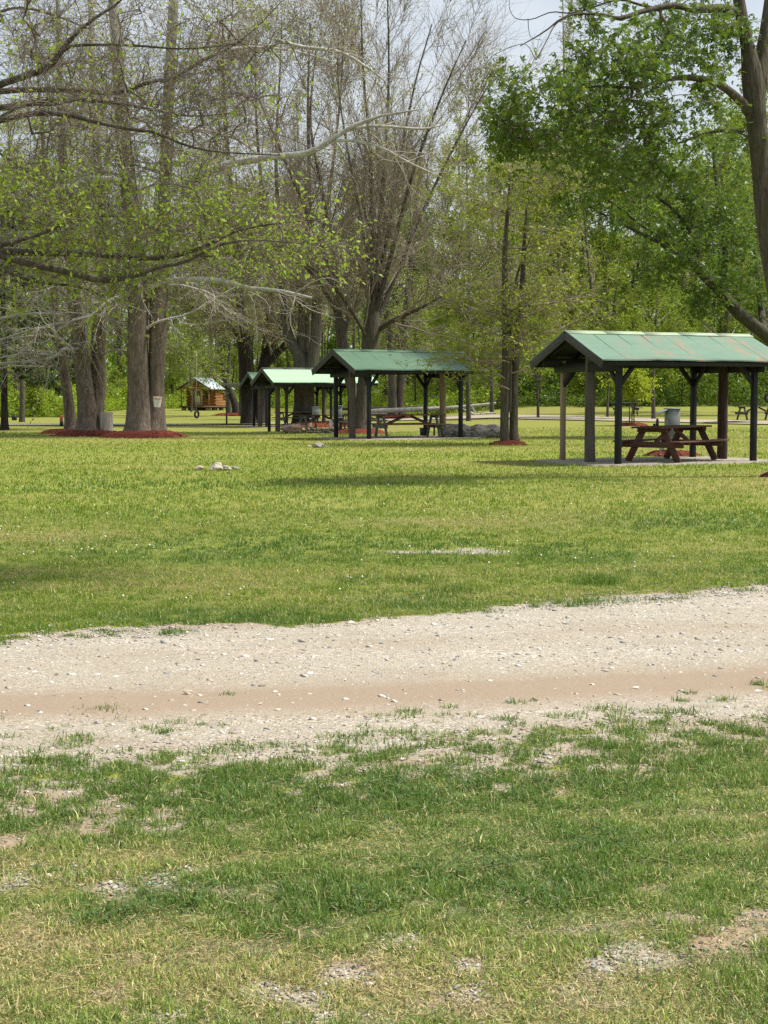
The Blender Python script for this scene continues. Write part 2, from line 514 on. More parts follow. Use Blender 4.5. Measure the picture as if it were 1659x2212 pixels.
def far_road(name, line, w):
    p = spline(np.array(line, float), 90); g = Geo()
    t = unit(np.gradient(p, axis=0)); s = np.stack([-t[:, 1], t[:, 0]], axis=1)
    k = np.linspace(-1, 1, 9)
    V = p[:, None, :] + s[:, None, :] * k[None, :, None] * w
    V = V + 0.35 * (fbm(V[..., 0], V[..., 1], 3, 5)[..., None] - 0.5) * s[:, None, :] * np.abs(k)[None, :, None]
    z = terrain(V[..., 0], V[..., 1]) + 0.05
    i = np.arange(89)[:, None] * 9; j = np.arange(8)
    f = np.stack([i + j, i + 9 + j, i + 9 + j + 1, i + j + 1], axis=-1).reshape(-1, 4)
    soil = np.broadcast_to(np.exp(-((np.abs(k) - 0.5) / 0.22) ** 2) * 0.8, V.shape[:2])
    g.add(np.concatenate([V, z[..., None]], axis=-1), f, col=np.stack([0 * z, 0 * z + 1, soil, 0 * z], axis=-1))
    return structure(g.build(name, M_GROUND, smooth=True))


far_road('gravel_road', FAR_ROAD, 3.1)
far_road('gravel_road', LEFT_ROAD, 1.5)

# ---- blades of grass
M_BLADE, _nt = new_mat('grass_blade'); _t = NT(_nt)
_c = _t.n('ShaderNodeVertexColor', layer_name='tint').outputs[0]
_p = _t.n('ShaderNodeBsdfPrincipled', {'Base Color': _c, 'Roughness': 0.42, 'Specular IOR Level': 0.45})
_tr = _t.n('ShaderNodeBsdfTranslucent', {'Color': _c})
_t.n('ShaderNodeOutputMaterial', {'Surface': _t.n('ShaderNodeMixShader', {0: 0.4, 1: _p.outputs[0], 2: _tr.outputs[0]}).outputs[0]})


def blades(g, x, y, h, w, tilt, dry, lush, seed, az=None):
    rg = np.random.default_rng(seed); n = len(x)
    a = rg.random(n) * 2 * PI if az is None else az + rg.normal(0, .5, n); b = rg.random(n) * 2 * PI
    lean = np.minimum(np.abs(rg.normal(0, tilt, n)) + 0.12, 1.5)
    d = np.stack([np.cos(a), np.sin(a), 0 * a], 1); s = np.stack([np.cos(b), np.sin(b), 0 * b], 1)
    p0 = np.stack([x, y, terrain(x, y) - 0.004], 1)
    up = np.array([0, 0, 1.0]); H = h[:, None]; L = lean[:, None]
    p1 = p0 + up * H * 0.55 * np.cos(L * 0.6) + d * H * 0.55 * np.sin(L * 0.6)
    p2 = p1 + up * H * 0.45 * np.cos(np.minimum(L * 1.5, 1.75)) + d * H * 0.45 * np.sin(np.minimum(L * 1.5, 1.75))
    W = (w / 2)[:, None] * s
    v = np.stack([p0 - W, p0 + W, p1 + W * 0.8, p1 - W * 0.8, p2], axis=1)
    i = np.arange(n)[:, None] * 5
    r = rg.random(n); r2 = rg.random(n)
    lawn = y > 8.2
    straw = (r < np.where(lawn, 0.04, 0.10) + np.where(lawn, .5, .75) * np.clip(dry - 0.2, 0, 1))
    greenA = np.array([0.135, 0.210, 0.030]); greenB = np.array([0.350, 0.395, 0.055]); deep = np.array([0.080, 0.165, 0.032])
    c = greenA + (greenB - greenA) * np.clip(0.15 + 0.8 * r2 * (0.4 + dry) + 0.5 * dry, 0, 1)[:, None]
    far_ = sstep(18, 50, y)[:, None]
    c = np.where(lawn[:, None], c * (np.array([.70, .86, .58]) * (1 - far_) + np.array([.95, 1.02, .8]) * far_), c * np.array([.84, 1.0, 1.35]))
    c = c + (deep - c) * np.clip(lush * np.where(y < 8, 0.5, 0.62), 0, 0.8)[:, None]
    sc_ = np.array([0.66, 0.57, 0.27]) * (0.55 + 0.6 * r2)[:, None]
    c = np.where(straw[:, None], sc_ * 0.8 + c * 0.25, c)
    c = c * np.where(lawn, 0.72 + 0.52 * rg.random(n), 0.55 + 0.85 * rg.random(n))[:, None]
    c = np.concatenate([c, np.ones((n, 1))], 1)
    g.add(v, i + np.array([0, 1, 2, 3]), i + np.array([3, 2, 4]), col=np.repeat(c, 5, axis=0))


def scatter(y0, y1, dens, half, seed):
    rg = np.random.default_rng(seed)
    n = int((y1 - y0) * half * 2 * dens)
    return (rg.random(n) * 2 - 1) * half, y0 + (y1 - y0) * rg.random(n), rg


MULCH_KEEP = []        # (x, y, r) places without grass, filled by the trees and pads below


def lay_grass():
    g = Geo()
    sd = 100
    bands = [(3.3, 4.3, 26000, 1.75), (4.3, 5.3, 23000, 2.1), (5.3, 7.6, 15000, 2.9)]
    bands += [(8.2, 11.0, 4800, 3.9), (11.0, 14.0, 3300, 4.7), (14, 18, 1700, 6.0), (18, 24, 800, 7.8), (24, 33, 400, 10.4), (33, 46, 170, 14.5), (46, 66, 80, 20.0)]
    for (y0, y1, dens, half) in bands:
        sd += 1
        x, y, rg = scatter(y0, y1, dens, half, sd)
        dry, gra, soil, cov, lush = zone(x, y)
        clump = fbm(x * 8.5, y * 8.5, 2, 55)
        keep = rg.random(len(x)) < cov * np.where(y < 8, 0.55 + 0.7 * sstep(.25, .6, clump), 0.25 + 1.1 * sstep(.28, .62, clump))
        keep &= ~((dry > 0.6) & (rg.random(len(x)) < 0.35) & (y < 8))
        for (mx, my, mr) in MULCH_KEEP:
            keep &= np.hypot(x - mx, y - my) > mr
        x, y, dry, lush, clump = x[keep], y[keep], dry[keep], lush[keep], clump[keep]
        n = len(x); ym = (y0 + y1) / 2
        base = 0.036 if y1 < 8 else (0.029 if y1 < 20 else 0.040)
        h = base * (0.5 + 0.9 * rg.random(n)) * (0.35 + 1.3 * sstep(.3, .7, clump) * (0.75 if y1 < 8 else 1.0)) * (1 - 0.30 * dry) * (1 + 0.12 * lush)
        w = np.maximum(0.0036, 0.00046 * ym) * (0.7 + 0.6 * rg.random(n))
        blades(g, x, y, h, w, 1.05 if y1 < 8 else 0.6, dry, lush, sd + 50)
    # rosette tufts scattered over the stony margin
    rt = np.random.default_rng(66); N = 5200
    x = rt.uniform(-3.3, 3.8, N); y = road_near(x) - rt.uniform(-.25, 2.1, N); near_t = sstep(-0.1, 1.7, road_near(x) - y)
    k_ = rt.random(N) < (.05 + .75 * near_t) * (1 - .85 * (near_t > .98)) * np.clip((fbm(x * 1.6, y * 1.6, 3, 13) - .25) * 2.6, .1, 1)
    x, y = x[k_], y[k_]; N = len(x); r_ = rt.uniform(.012, .052, N); cnt = (rt.uniform(26, 60, N) * (.4 + r_ / .04)).astype(int)
    i_ = np.repeat(np.arange(N), cnt); M = len(i_); th = rt.random(M) * 6.283; q = np.sqrt(rt.random(M))
    bx = x[i_] + np.cos(th) * q * r_[i_] * 1.25; by = y[i_] + np.sin(th) * q * r_[i_]
    tl = rt.uniform(.1, 1.1, N)
    blades(g, bx, by, (.020 + .35 * r_[i_]) * (.55 + .8 * rt.random(M)), .0040 * (.7 + .6 * rt.random(M)), .95, np.full(M, .12), tl[i_], 67, th)
    # tufts that have invaded the near edge of the road, and taller tussocks by the far edge
    rg = np.random.default_rng(5)
    for k in range(520):
        x = rg.uniform(-3.2, 3.6); y = road_near(x) - 0.9 + rg.normal(0, 0.5)
        far = k > 430
        if far: x = rg.uniform(-3, 4.6); y = float(road_far(x)) + abs(rg.normal(0, 0.45))
        m = int(rg.uniform(40, 130)); r = rg.uniform(0.015, 0.055)
        px = x + rg.normal(0, r, m) * 1.3; py = y + rg.normal(0, r, m)
        blades(g, px, py, rg.uniform(0.018, 0.040) * (0.5 + rg.random(m)), 0.0042 * (0.7 + 0.6 * rg.random(m)), 1.0, np.full(m, 0.05), np.full(m, rg.uniform(0.7, 1.3)), 9000 + k)
    for (u, v, m, r, hh) in ((1290, 1262, 420, .07, .11), (900, 1258, 400, .10, .08), (985, 1280, 380, .10, .09), (1190, 1300, 260, .12, .05), (1300, 1300, 300, .14, .06), (1640, 2130, 300, .10, .075), (1610, 2190, 200, .09, .06), (60, 1660, 220, .10, .05), (1500, 1235, 260, .10, .06)):
        p = ground(u, v)
        blades(g, p.x + rg.normal(0, r, m) * 1.3, p.y + rg.normal(0, r, m), hh * (0.5 + 0.6 * rg.random(m)), 0.004 * (0.7 + 0.6 * rg.random(m)), 0.5, np.full(m, 0.15), np.full(m, 0.6), 9800 + u)
    # clover and small broad leaves in the lush places of the verge
    lv = np.array([(0, 0, 0), (.5, .42, .05), (1, .0, .02), (.5, -.42, .05)])
    for (a, b, rx, ry, k) in LUSH:
        if b > 8: continue
        m = int(min(5000, 1500 * rx * ry * 4)); x = a + rg.normal(0, rx * .6, m); y = b + rg.normal(0, ry * .6, m)
        k_ = fbm(x * 6, y * 6, 2, 77) > .5; x, y = x[k_], y[k_]; m = len(x)
        for q in range(3):
            th = rg.random(m) * .5 + q * 2.1 + 6 * vnoise(x * 90, y * 90, 3); s = rg.uniform(.007, .013, m)
            P = np.stack([x[:, None] + s[:, None] * (lv[:, 0] * np.cos(th)[:, None] - lv[:, 1] * np.sin(th)[:, None]), y[:, None] + s[:, None] * (lv[:, 0] * np.sin(th)[:, None] + lv[:, 1] * np.cos(th)[:, None]), (.018 + .022 * vnoise(x * 40, y * 40, 5))[:, None] + s[:, None] * (lv[:, 2] + .35 * lv[:, 0] * rg.normal(0, 1, (m, 1)))], -1)
            c = np.array([.080, .150, .034]) * (.7 + .7 * rg.random((m, 1))); c = np.concatenate([c, np.ones((m, 1))], 1)
            g.add(P, np.arange(m)[:, None] * 4 + np.arange(4), col=np.repeat(c, 4, axis=0))
    # matted thatch close to the soil
    for (y0, y1, dens, half) in ((3.3, 4.4, 30000, 1.8), (4.4, 5.6, 24000, 2.2), (5.6, 7.4, 12000, 2.9), (8.2, 11.0, 7000, 3.9), (11.0, 14.5, 4200, 4.9), (14.5, 20, 1700, 6.6)):
        x, y, rg2 = scatter(y0, y1, dens, half, int(y0 * 10)); dry, gra, soil, cov, lush = zone(x, y)
        k_ = rg2.random(len(x)) < np.clip(cov + 0.10 * (gra < .5), 0, .96); x, y, dry, lush = x[k_], y[k_], dry[k_], lush[k_]; m = len(x)
        th = rg2.random(m) * 6.283; el = np.abs(rg2.normal(0, .38, m)); f_ = 1.0 if y1 < 8 else .6 + .09 * y1; L = rg2.uniform(.009, .026, m) * min(f_, 1.7); w = rg2.uniform(.0010, .0019, m) * f_
        d = np.stack([np.cos(th) * np.cos(el), np.sin(th) * np.cos(el), np.sin(el)], 1) * L[:, None]; s = np.stack([-np.sin(th), np.cos(th), 0 * th], 1) * w[:, None]
        p = np.stack([x, y, .001 + .010 * rg2.random(m)], 1)
        r = rg2.random(m); gr = np.array([.135, .215, .055]); st = np.array([.56, .48, .23]); br = np.array([.20, .15, .085]); lu = np.array([.085, .155, .035])
        pg = np.clip(.62 - .55 * (dry - .3) + .3 * lush, .12, .9)
        if y1 > 8: pg = np.clip(pg + .2, 0, .93); gr = np.array([.135, .210, .026]); st = np.array([.40, .36, .13])
        c = np.where((r < pg)[:, None], gr + (lu - gr) * np.clip(lush, 0, .8)[:, None], np.where((r < pg + (1 - pg) * .72)[:, None], st, br)) * (.55 + .8 * rg2.random((m, 1)))
        g.add(np.stack([p - s, p + s, p + d], 1), tris=np.arange(m)[:, None] * 3 + np.arange(3), col=np.repeat(np.concatenate([c, np.ones((m, 1))], 1), 3, axis=0))
    # dry litter: dead blades and bits lying flat
    m = 6000; y = rg.uniform(3.3, 7.2, m); x = (rg.random(m) * 2 - 1) * .30 * (y + 2)
    th = rg.random(m) * 6.28; L = rg.uniform(.006, .024, m); d = np.stack([np.cos(th), np.sin(th), rg.normal(0, .12, m)], 1) * L[:, None]; s = np.stack([-np.sin(th), np.cos(th), 0 * th], 1) * .0017
    p = np.stack([x, y, .004 + .022 * rg.random(m)], 1); c = np.array([.50, .41, .22]) * (.5 + .7 * rg.random((m, 1))); c = np.concatenate([c, np.ones((m, 1))], 1)
    g.add(np.stack([p - d - s, p - d + s, p + d + s, p + d - s], 1), np.arange(m)[:, None] * 4 + np.arange(4), col=np.repeat(c, 4, axis=0))
    o = g.build('grass', M_BLADE)
    stuff(o, 'short green and straw coloured grass over the lawn and the roadside verge', 'grass')


# ---- loose stones
def stones(name, x, y, s, seed, dark=0.05):
    rg = np.random.default_rng(seed); n = len(x)
    base = np.array([(1, 0, 0), (-1, 0, 0), (0, 1, 0), (0, -1, 0), (0, 0, 1), (0, 0, -0.6), (.6, .6, .55), (-.6, .55, .6), (.55, -.6, .6), (-.6, -.6, .5)])
    tri = np.array([(0, 2, 6), (2, 4, 6), (4, 0, 6), (2, 1, 7), (1, 4, 7), (4, 2, 7), (3, 0, 8), (0, 4, 8), (4, 3, 8), (1, 3, 9), (3, 4, 9), (4, 1, 9), (2, 0, 5), (1, 2, 5), (3, 1, 5), (0, 3, 5)])
    v = base[None] * (0.75 + 0.5 * rg.random((n, 10, 1)))
    v = v * np.stack([s * (0.7 + 0.6 * rg.random(n)), s * (0.5 + 0.5 * rg.random(n)), s * (0.2 + 0.3 * rg.random(n))], 1)[:, None, :]
    a = rg.random(n) * 2 * PI; ca, sa = np.cos(a)[:, None], np.sin(a)[:, None]
    vx = v[..., 0] * ca - v[..., 1] * sa; vy = v[..., 0] * sa + v[..., 1] * ca
    til = rg.normal(0, 0.25, (n, 1))
    vz = v[..., 2] + vx * til
    P = np.stack([vx + x[:, None], vy + y[:, None], vz + 0.002 + 0.0 * s[:, None]], -1)
    r = rg.random(n)
    cols = np.array([(0.38, 0.33, 0.27), (0.52, 0.485, 0.43), (0.30, 0.275, 0.24), (0.38, 0.31, 0.235), (0.62, 0.59, 0.54), (0.27, 0.27, 0.27)])
    c = cols[rg.integers(0, 6, n)] * (0.75 + 0.4 * rg.random((n, 1)))
    c[r < dark] = np.array([0.13, 0.125, 0.125]) * (0.7 + rg.random((int((r < dark).sum()), 1)))
    c = np.concatenate([c, np.ones((n, 1))], 1)
    g = Geo(); g.add(P, tris=(np.arange(n)[:, None, None] * 10 + tri[None]).reshape(-1, 3), col=np.repeat(c, 10, axis=0))
    return g


M_STONE, _nt = new_mat('loose_stone'); _t = NT(_nt)
_c = _t.n('ShaderNodeVertexColor', layer_name='tint').outputs[0]
_f = _t.noise(120.0, _t.coord('Object'), 4, 0.6)
_t.out(_t.mix(_t.math('MULTIPLY', _f, 0.35), _c, (0.30, 0.27, 0.23)), 0.85, None, 0.2)


def lay_stones():
    rg = np.random.default_rng(17)
    n = 230000
    x = rg.uniform(-5.5, 6.5, n); y = rg.uniform(3.5, 14.5, n)
    dry, gra, soil, cov, lush = zone(x, y)
    on = np.clip(gra * (1 - 0.8 * soil) * (1 - 0.5 * cov), 0, 1)
    band = 0.35 + 1.1 * fbm(x * 0.7, y * 2.2, 3, 91)
    keep = (rg.random(n) < on * band * 0.62) & (np.abs(x) < 0.30 * y + 1.0)
    x, y = x[keep], y[keep]
    s = np.clip(rg.lognormal(-5.2, 0.5, len(x)), 0.002, 0.030) * (0.85 + 0.04 * y)
    # real stones in the bare places
    bs = rg.random(260); bx_ = rg.uniform(-3.5, 4.5, 260); by_ = road_near(bx_) - .3 + (road_far(bx_) - road_near(bx_) + .3) * bs
    ex, ey, es = [bx_], [by_], [rg.uniform(.012, .030, 260)]
    for (a, b, rx, ry, k) in SPOTS:
        m = int((150 if k else 40) * min(1.6, rx * ry * 30 + 0.35))
        ex.append(a + rg.normal(0, rx * 1.05, m)); ey.append(b + rg.normal(0, ry * 1.05, m)); es.append(np.clip(rg.lognormal(-5.0, 0.42, m), 0.003, 0.015))
    x = np.concatenate([x] + ex); y = np.concatenate([y] + ey); s = np.concatenate([s] + es)
    g = stones('gravel', x, y, s, 3)
    o = g.build('gravel', M_STONE)
    stuff(o, 'loose pale and grey gravel stones strewn over the road and bare patches', 'gravel')
    # white clover heads in the lawn
    g = Geo(); m = 520
    y = 10.8 + 34 * rg.random(m) ** 1.3; x = (rg.random(m) * 2 - 1) * 0.3 * y
    dens = fbm(x * 0.5, y * 0.5, 3, 201)
    k = (dens > 0.47) & (y > road_far(x) + 1.0); x, y = x[k], y[k]; m = len(x)
    b = np.array([(1, 0, 0), (-1, 0, 0), (0, 1, 0), (0, -1, 0), (0, 0, 1), (0, 0, -1)]) * 1.0
    tr = np.array([(0, 2, 4), (2, 1, 4), (1, 3, 4), (3, 0, 4), (2, 0, 5), (1, 2, 5), (3, 1, 5), (0, 3, 5)])
    sz = (0.007 + 0.006 * rg.random(m)) * (0.8 + 0.012 * y)
    P = b[None] * sz[:, None, None] + np.stack([x, y, terrain(x, y) + 0.035 + 0.02 * rg.random(m)], 1)[:, None, :]
    g.add(P, tris=(np.arange(m)[:, None, None] * 6 + tr[None]).reshape(-1, 3))
    o = g.build('clover_flowers', mat_plain('clover_white', (0.62, 0.62, 0.52), 0.7, 0.1))
    stuff(o, 'tiny white clover heads dotted through the lawn', 'clover')
# ------------------------------------------------------------------ picnic shelters, tables, cabin, small things
W_BLACK = mat_wood('black_stained_wood', [(0.010, 0.011, 0.013), (0.018, 0.019, 0.021), (0.035, 0.036, 0.038)], (14, 14, 3), 0.6, 0.5)
W_GREY = mat_wood('weathered_log', [(0.055, 0.046, 0.037), (0.115, 0.100, 0.082), (0.18, 0.162, 0.138)], (26, 26, 1.6), 0.85, 0.8)
W_CHAR = mat_wood('charred_log', [(0.020, 0.012, 0.009), (0.060, 0.034, 0.024), (0.11, 0.07, 0.05)], (22, 22, 1.4), 0.8, 0.8)
W_TAN = mat_wood('bare_timber', [(0.20, 0.15, 0.095), (0.29, 0.22, 0.145), (0.36, 0.28, 0.19)], (20, 20, 1.5), 0.8, 0.5)
W_BARGE = mat_wood('worn_barge_board', [(0.035, 0.035, 0.036), (0.075, 0.073, 0.070), (0.17, 0.16, 0.15)], (5, 26, 26), 0.85, 0.6)
W_RED = mat_wood('brown_painted_wood', [(0.060, 0.026, 0.018), (0.105, 0.048, 0.033), (0.165, 0.085, 0.062)], (2, 28, 28), 0.6, 0.4)
W_REDG = mat_wood('worn_red_wood', [(0.11, 0.055, 0.042), (0.16, 0.085, 0.066), (0.22, 0.14, 0.115)], (2, 28, 28), 0.7, 0.4)
W_LEG = mat_wood('grey_green_wood', [(0.12, 0.125, 0.105), (0.19, 0.195, 0.165), (0.26, 0.26, 0.225)], (14, 14, 3), 0.8, 0.4)
W_OLD = mat_wood('old_table_wood', [(0.045, 0.042, 0.038), (0.10, 0.095, 0.085), (0.36, 0.35, 0.33)], (2, 20, 20), 0.75, 0.3)
CONC = mat_plain('concrete', (0.25, 0.22, 0.18), 0.9, 0.25, 7.0, bump=0.4)


def roof_mat(name, base, dark, rust=0.0, stain=0.3):
    m, nt = new_mat(name); t = NT(nt)
    c = t.coord('Object', (0.9, 3.0, 3.0))
    f = t.noise(1.2, c, 5, 0.6, 0.4)
    col = t.mix(t.math('MULTIPLY', t.ramp(f, [(0.38, (1, 1, 1)), (0.62, (0, 0, 0))]), stain), base, dark)
    fine = t.noise(40, t.coord('Object'), 4, 0.6)
    col = t.mix(t.math('MULTIPLY', fine, 0.25), col, dark)
    if rust:
        # flaking that runs in slanting streaks down the sheets
        rn = t.noise(4.2, t.coord('Object', (1.0, 0.5, 0.5), (0, 0, R(34))), 8, 0.78, .8)
        band = t.noise(0.75, t.coord('Object', (1.0, 0.12, 0.12), (0, 0, R(30))), 2, 0.5)
        rf = t.math('MULTIPLY', t.ramp(rn, [(0.50, (0, 0, 0)), (0.57, (1, 1, 1))]), t.ramp(band, [(0.36, (0, 0, 0)), (0.52, (1, 1, 1))]))
        col = t.mix(t.math('MULTIPLY', rf, rust), col, (0.27, 0.155, 0.105))
    t.out(col, 0.55, t.bump(f, 0.15, 0.02), 0.3)
    return m


ROOF1 = roof_mat('flaking_green_roof', (0.125, 0.212, 0.148), (0.092, 0.165, 0.118), 0.85, 0.55)
ROOF2 = roof_mat('green_roll_roofing', (0.078, 0.148, 0.094), (0.060, 0.115, 0.074), 0.0, 0.5)
ROOF3 = roof_mat('pale_green_roof', (0.30, 0.49, 0.30), (0.25, 0.43, 0.255), 0.0, 0.3)
CAP1 = roof_mat('ridge_flashing', (0.30, 0.375, 0.25), (0.22, 0.30, 0.19), 0.5, 0.3)


def shelter(label, cx, cy, rz, roof, cap, posts, L=3.5, W=2.15, RL=4.8, RW=2.85, eave=2.17, ridge=2.80, z=None, slab=True, seed=1):
    """posts: six (x side, y side, material, kind): y side -1 is the front, 0 the ridge log, 1 the back."""
    rg = np.random.default_rng(seed)
    z0 = tz(cx, cy) if z is None else z
    S = thing('picnic_shelter', label, 'picnic shelter', (cx, cy, z0), rz, 'open picnic shelters in a row along the lawn')
    if slab:
        g = Geo(); n = 30
        a = np.linspace(0, 2 * PI, 80, endpoint=False)
        ex = np.sign(np.cos(a)) * np.abs(np.cos(a)) ** 0.35 * (RL / 2 + 0.10); ey = np.sign(np.sin(a)) * np.abs(np.sin(a)) ** 0.35 * (RW / 2 + 0.05)
        jit = 1 + 0.02 * rg.normal(0, 1, 80)
        top = np.stack([ex * jit, ey * jit, np.full(80, 0.035)], 1); bot = top.copy(); bot[:, 2] = -0.08
        i = np.arange(80); j = (i + 1) % 80
        g.add(np.vstack([top, bot, [[0, 0, 0.035]]]), np.stack([i + 80, j + 80, j, i], 1), np.stack([i, j, np.full(80, 160)], 1))
        g.build('slab', CONC, S)
    rise = (ridge - eave) / (RW / 2)
    rz_at = lambda y: ridge - abs(y) * rise
    for (sx, sy, mat, kind) in posts:
        g = Geo(); x, y = sx * L / 2, sy * W / 2
        if kind == 'log':
            top = rz_at(y) - 0.10; n = 14
            pts = np.stack([np.full(n, x) + rg.normal(0, 0.004, n), np.full(n, y) + rg.normal(0, 0.004, n), np.linspace(-0.1, top, n)], 1)
            rad = np.linspace(0.118, 0.108, n) * (1 + rg.normal(0, 0.015, n))
            tubes(g, pts, rad, 14, True, 1 + 0.05 * np.sin(np.arange(14) * 1.7 + 1)[None, None, :])
            g.build('log_post', mat, S, smooth=True)
        else:
            s = 0.115 if kind == 'beam' else 0.10
            top = rz_at(y) - 0.12
            box(g, (x, y, top / 2 - 0.05), (s, s, top + 0.1)); bevel(g.build('post', mat, S), 0.008)
    for sx in (-1, 1):
        g = Geo(); box(g, (sx * L / 2 + sx * 0.075, 0, eave - 0.13), (0.05, W + 0.45, 0.19)); bevel(g.build('tie_beam', W_BLACK, S))
        for sy in (-1, 1):
            g = Geo(); bar(g, (sx * (RL / 2 - 0.02), 0, ridge - 0.085), (sx * (RL / 2 - 0.02), sy * (RW / 2 - 0.02), eave - 0.075), 0.035, 0.18); bevel(g.build('barge_board', W_BARGE, S), 0.004)
            x, y = sx * L / 2, sy * W / 2
            g = Geo(); bar(g, (x - sx * 0.02, y, 1.66), (x - sx * 0.40, y, eave - 0.06), 0.10, 0.05, (0, 1, 0)); bevel(g.build('brace', W_BLACK, S), 0.004)
            g = Geo(); bar(g, (x, y - sy * 0.02, 1.66), (x, y - sy * 0.42, eave - 0.06), 0.10, 0.05, (1, 0, 0)); bevel(g.build('brace', W_TAN if (sx > 0 and sy < 0) else W_BLACK, S), 0.004)
    for sy in (-1, 1):
        g = Geo(); box(g, (0, sy * (W / 2), eave + 0.0), (RL - 0.24, 0.07, 0.17)); bevel(g.build('eave_beam', W_BLACK, S))
        g = Geo(); box(g, (0, sy * (RW / 2 - 0.045), eave - 0.055), (RL - 0.08, 0.035, 0.11)); bevel(g.build('fascia', W_BLACK, S), 0.004)
    g = Geo(); box(g, (0, 0, ridge - 0.13), (RL - 0.2, 0.06, 0.16)); bevel(g.build('ridge_beam', W_BLACK, S))
    for k in range(7):
        x = (k - 3) * (RL - 0.5) / 6
        g = Geo()
        for sy in (-1, 1): bar(g, (x, sy * 0.03, ridge - 0.08), (x, sy * (RW / 2 - 0.08), eave - 0.035 + 0.02), 0.045, 0.09)
        g.build('rafter', W_BLACK, S)
    # roof: two slopes of sheet with a wavering lower edge
    g = Geo(); nx, ny = 49, 12
    for sy in (-1, 1):
        xs = np.linspace(-RL / 2, RL / 2, nx); ts = np.linspace(0, 1, ny)
        X, T = np.meshgrid(xs, ts)
        wav = (fbm(X * 1.1 + 9 * seed, T * 0 + sy, 3, seed) - 0.5)
        Y = sy * (T * (RW / 2 + 0.03) + 0.0); Z = ridge - T * (ridge - eave) + 0.035 * wav * T ** 2 * 1.3 + 0.012 * (fbm(X * 2, T * 3, 2, seed + 4) - 0.5)
        tot = nx * ny
        top = np.stack([X, Y, Z + 0.012], -1).reshape(-1, 3); bot = np.stack([X, Y, Z - 0.006], -1).reshape(-1, 3)
        i = np.arange(ny - 1)[:, None] * nx; j = np.arange(nx - 1)
        f = np.stack([i + j, i + j + 1, i + nx + j + 1, i + nx + j], -1).reshape(-1, 4)
        if sy > 0: f = f[:, ::-1]
        e = (ny - 1) * nx; jj = np.arange(nx - 1)
        edge = np.stack([e + jj, e + jj + 1, e + jj + 1 + tot, e + jj + tot], -1)
        ii = np.arange(ny - 1) * nx
        s1 = np.stack([ii, ii + nx, ii + nx + tot, ii + tot], -1); s2 = s1 + nx - 1
        g.add(np.vstack([top, bot]), np.vstack([f[:, ::-1], f + tot, edge, s1, s2]))
    for k in range(1, 8):                                  # lapped sheet edges
        x = -RL / 2 + k * RL / 8
        for sy in (-1, 1): bar(g, (x, sy * .02, ridge + .0095), (x + .004, sy * (RW / 2 + .02), eave + .0115), .010, .004)
    rf = g.build('roof', roof, S)
    for sy in (-1, 1):                                    # boards under the sheet
        g = Geo(); a_, b_ = -RL / 2 + .03, RL / 2 - .03
        for zz in (.022, .036): g.add([(a_, sy * .005, ridge - zz), (b_, sy * .005, ridge - zz), (b_, sy * (RW / 2 - .02), eave - zz + .01), (a_, sy * (RW / 2 - .02), eave - zz + .01)], [(0, 1, 2, 3)])
        g.build('sheathing', W_BLACK, S)
    g = Geo()
    segs = 5
    for k in range(segs):
        x0 = -RL / 2 - 0.01 + k * (RL + 0.02) / segs; x1 = x0 + (RL + 0.02) / segs + 0.03
        for sy in (-1, 1):
            w = 0.17; zz = 0.018 + 0.006 * rg.random() + 0.004 * (k % 2)
            a, b = (x0, 0, ridge + zz), (x1, 0, ridge + zz - 0.003)
            c, d = (x1, sy * w, ridge - w * rise + zz + 0.006), (x0, sy * w, ridge - w * rise + zz + 0.006)
            vv = np.array([a, b, c, d, a, b, c, d]); vv[4:, 2] -= 0.006
            g.add(vv, [(0, 1, 2, 3), (7, 6, 5, 4), (0, 4, 5, 1), (2, 6, 7, 3), (1, 5, 6, 2), (3, 7, 4, 0)])
    g.build('ridge_cap', cap, rf)
    return S


def picnic_table(label, x, y, rz, L=1.85, wood=None, leg=None, group='wooden picnic tables', z=None):
    wood = wood or W_RED; leg = leg or wood
    T = thing('picnic_table', label, 'picnic table', (x, y, tz(x, y) if z is None else z), rz, group)
    g = Geo()
    for k in range(5): box(g, (0, (k - 2) * 0.148, 0.735), (L + (0.02 if k % 2 else 0), 0.138, 0.038))
    bevel(g.build('tabletop', wood, T), 0.005)
    for s in (-1, 1):
        g = Geo()
        for k in (0, 1): box(g, (0, s * (0.60 + k * 0.135), 0.435), (L, 0.128, 0.036))
        bevel(g.build('bench', wood, T), 0.005)
    ex = L / 2 - 0.26
    for sx in (-1, 1):
        g = Geo(); box(g, (sx * ex, 0, 0.37), (0.042, 1.48, 0.13), taper=None); bevel(g.build('bench_support', leg, T), 0.005)
        g = Geo(); box(g, (sx * ex, 0, 0.675), (0.042, 0.70, 0.08)); bevel(g.build('cleat', leg, T), 0.005)
        for sy in (-1, 1):
            g = Geo(); bar(g, (sx * (ex - 0.044), sy * 0.22, 0.715), (sx * (ex - 0.044), sy * 0.60, 0.0), 0.145, 0.042, (1, 0, 0)); bevel(g.build('leg', leg, T), 0.005)
        g = Geo(); bar(g, (sx * (ex - 0.03), 0, 0.35), (sx * 0.10, 0, 0.70), 0.09, 0.04, (0, 1, 0)); bevel(g.build('brace', wood, T), 0.004)
    return T


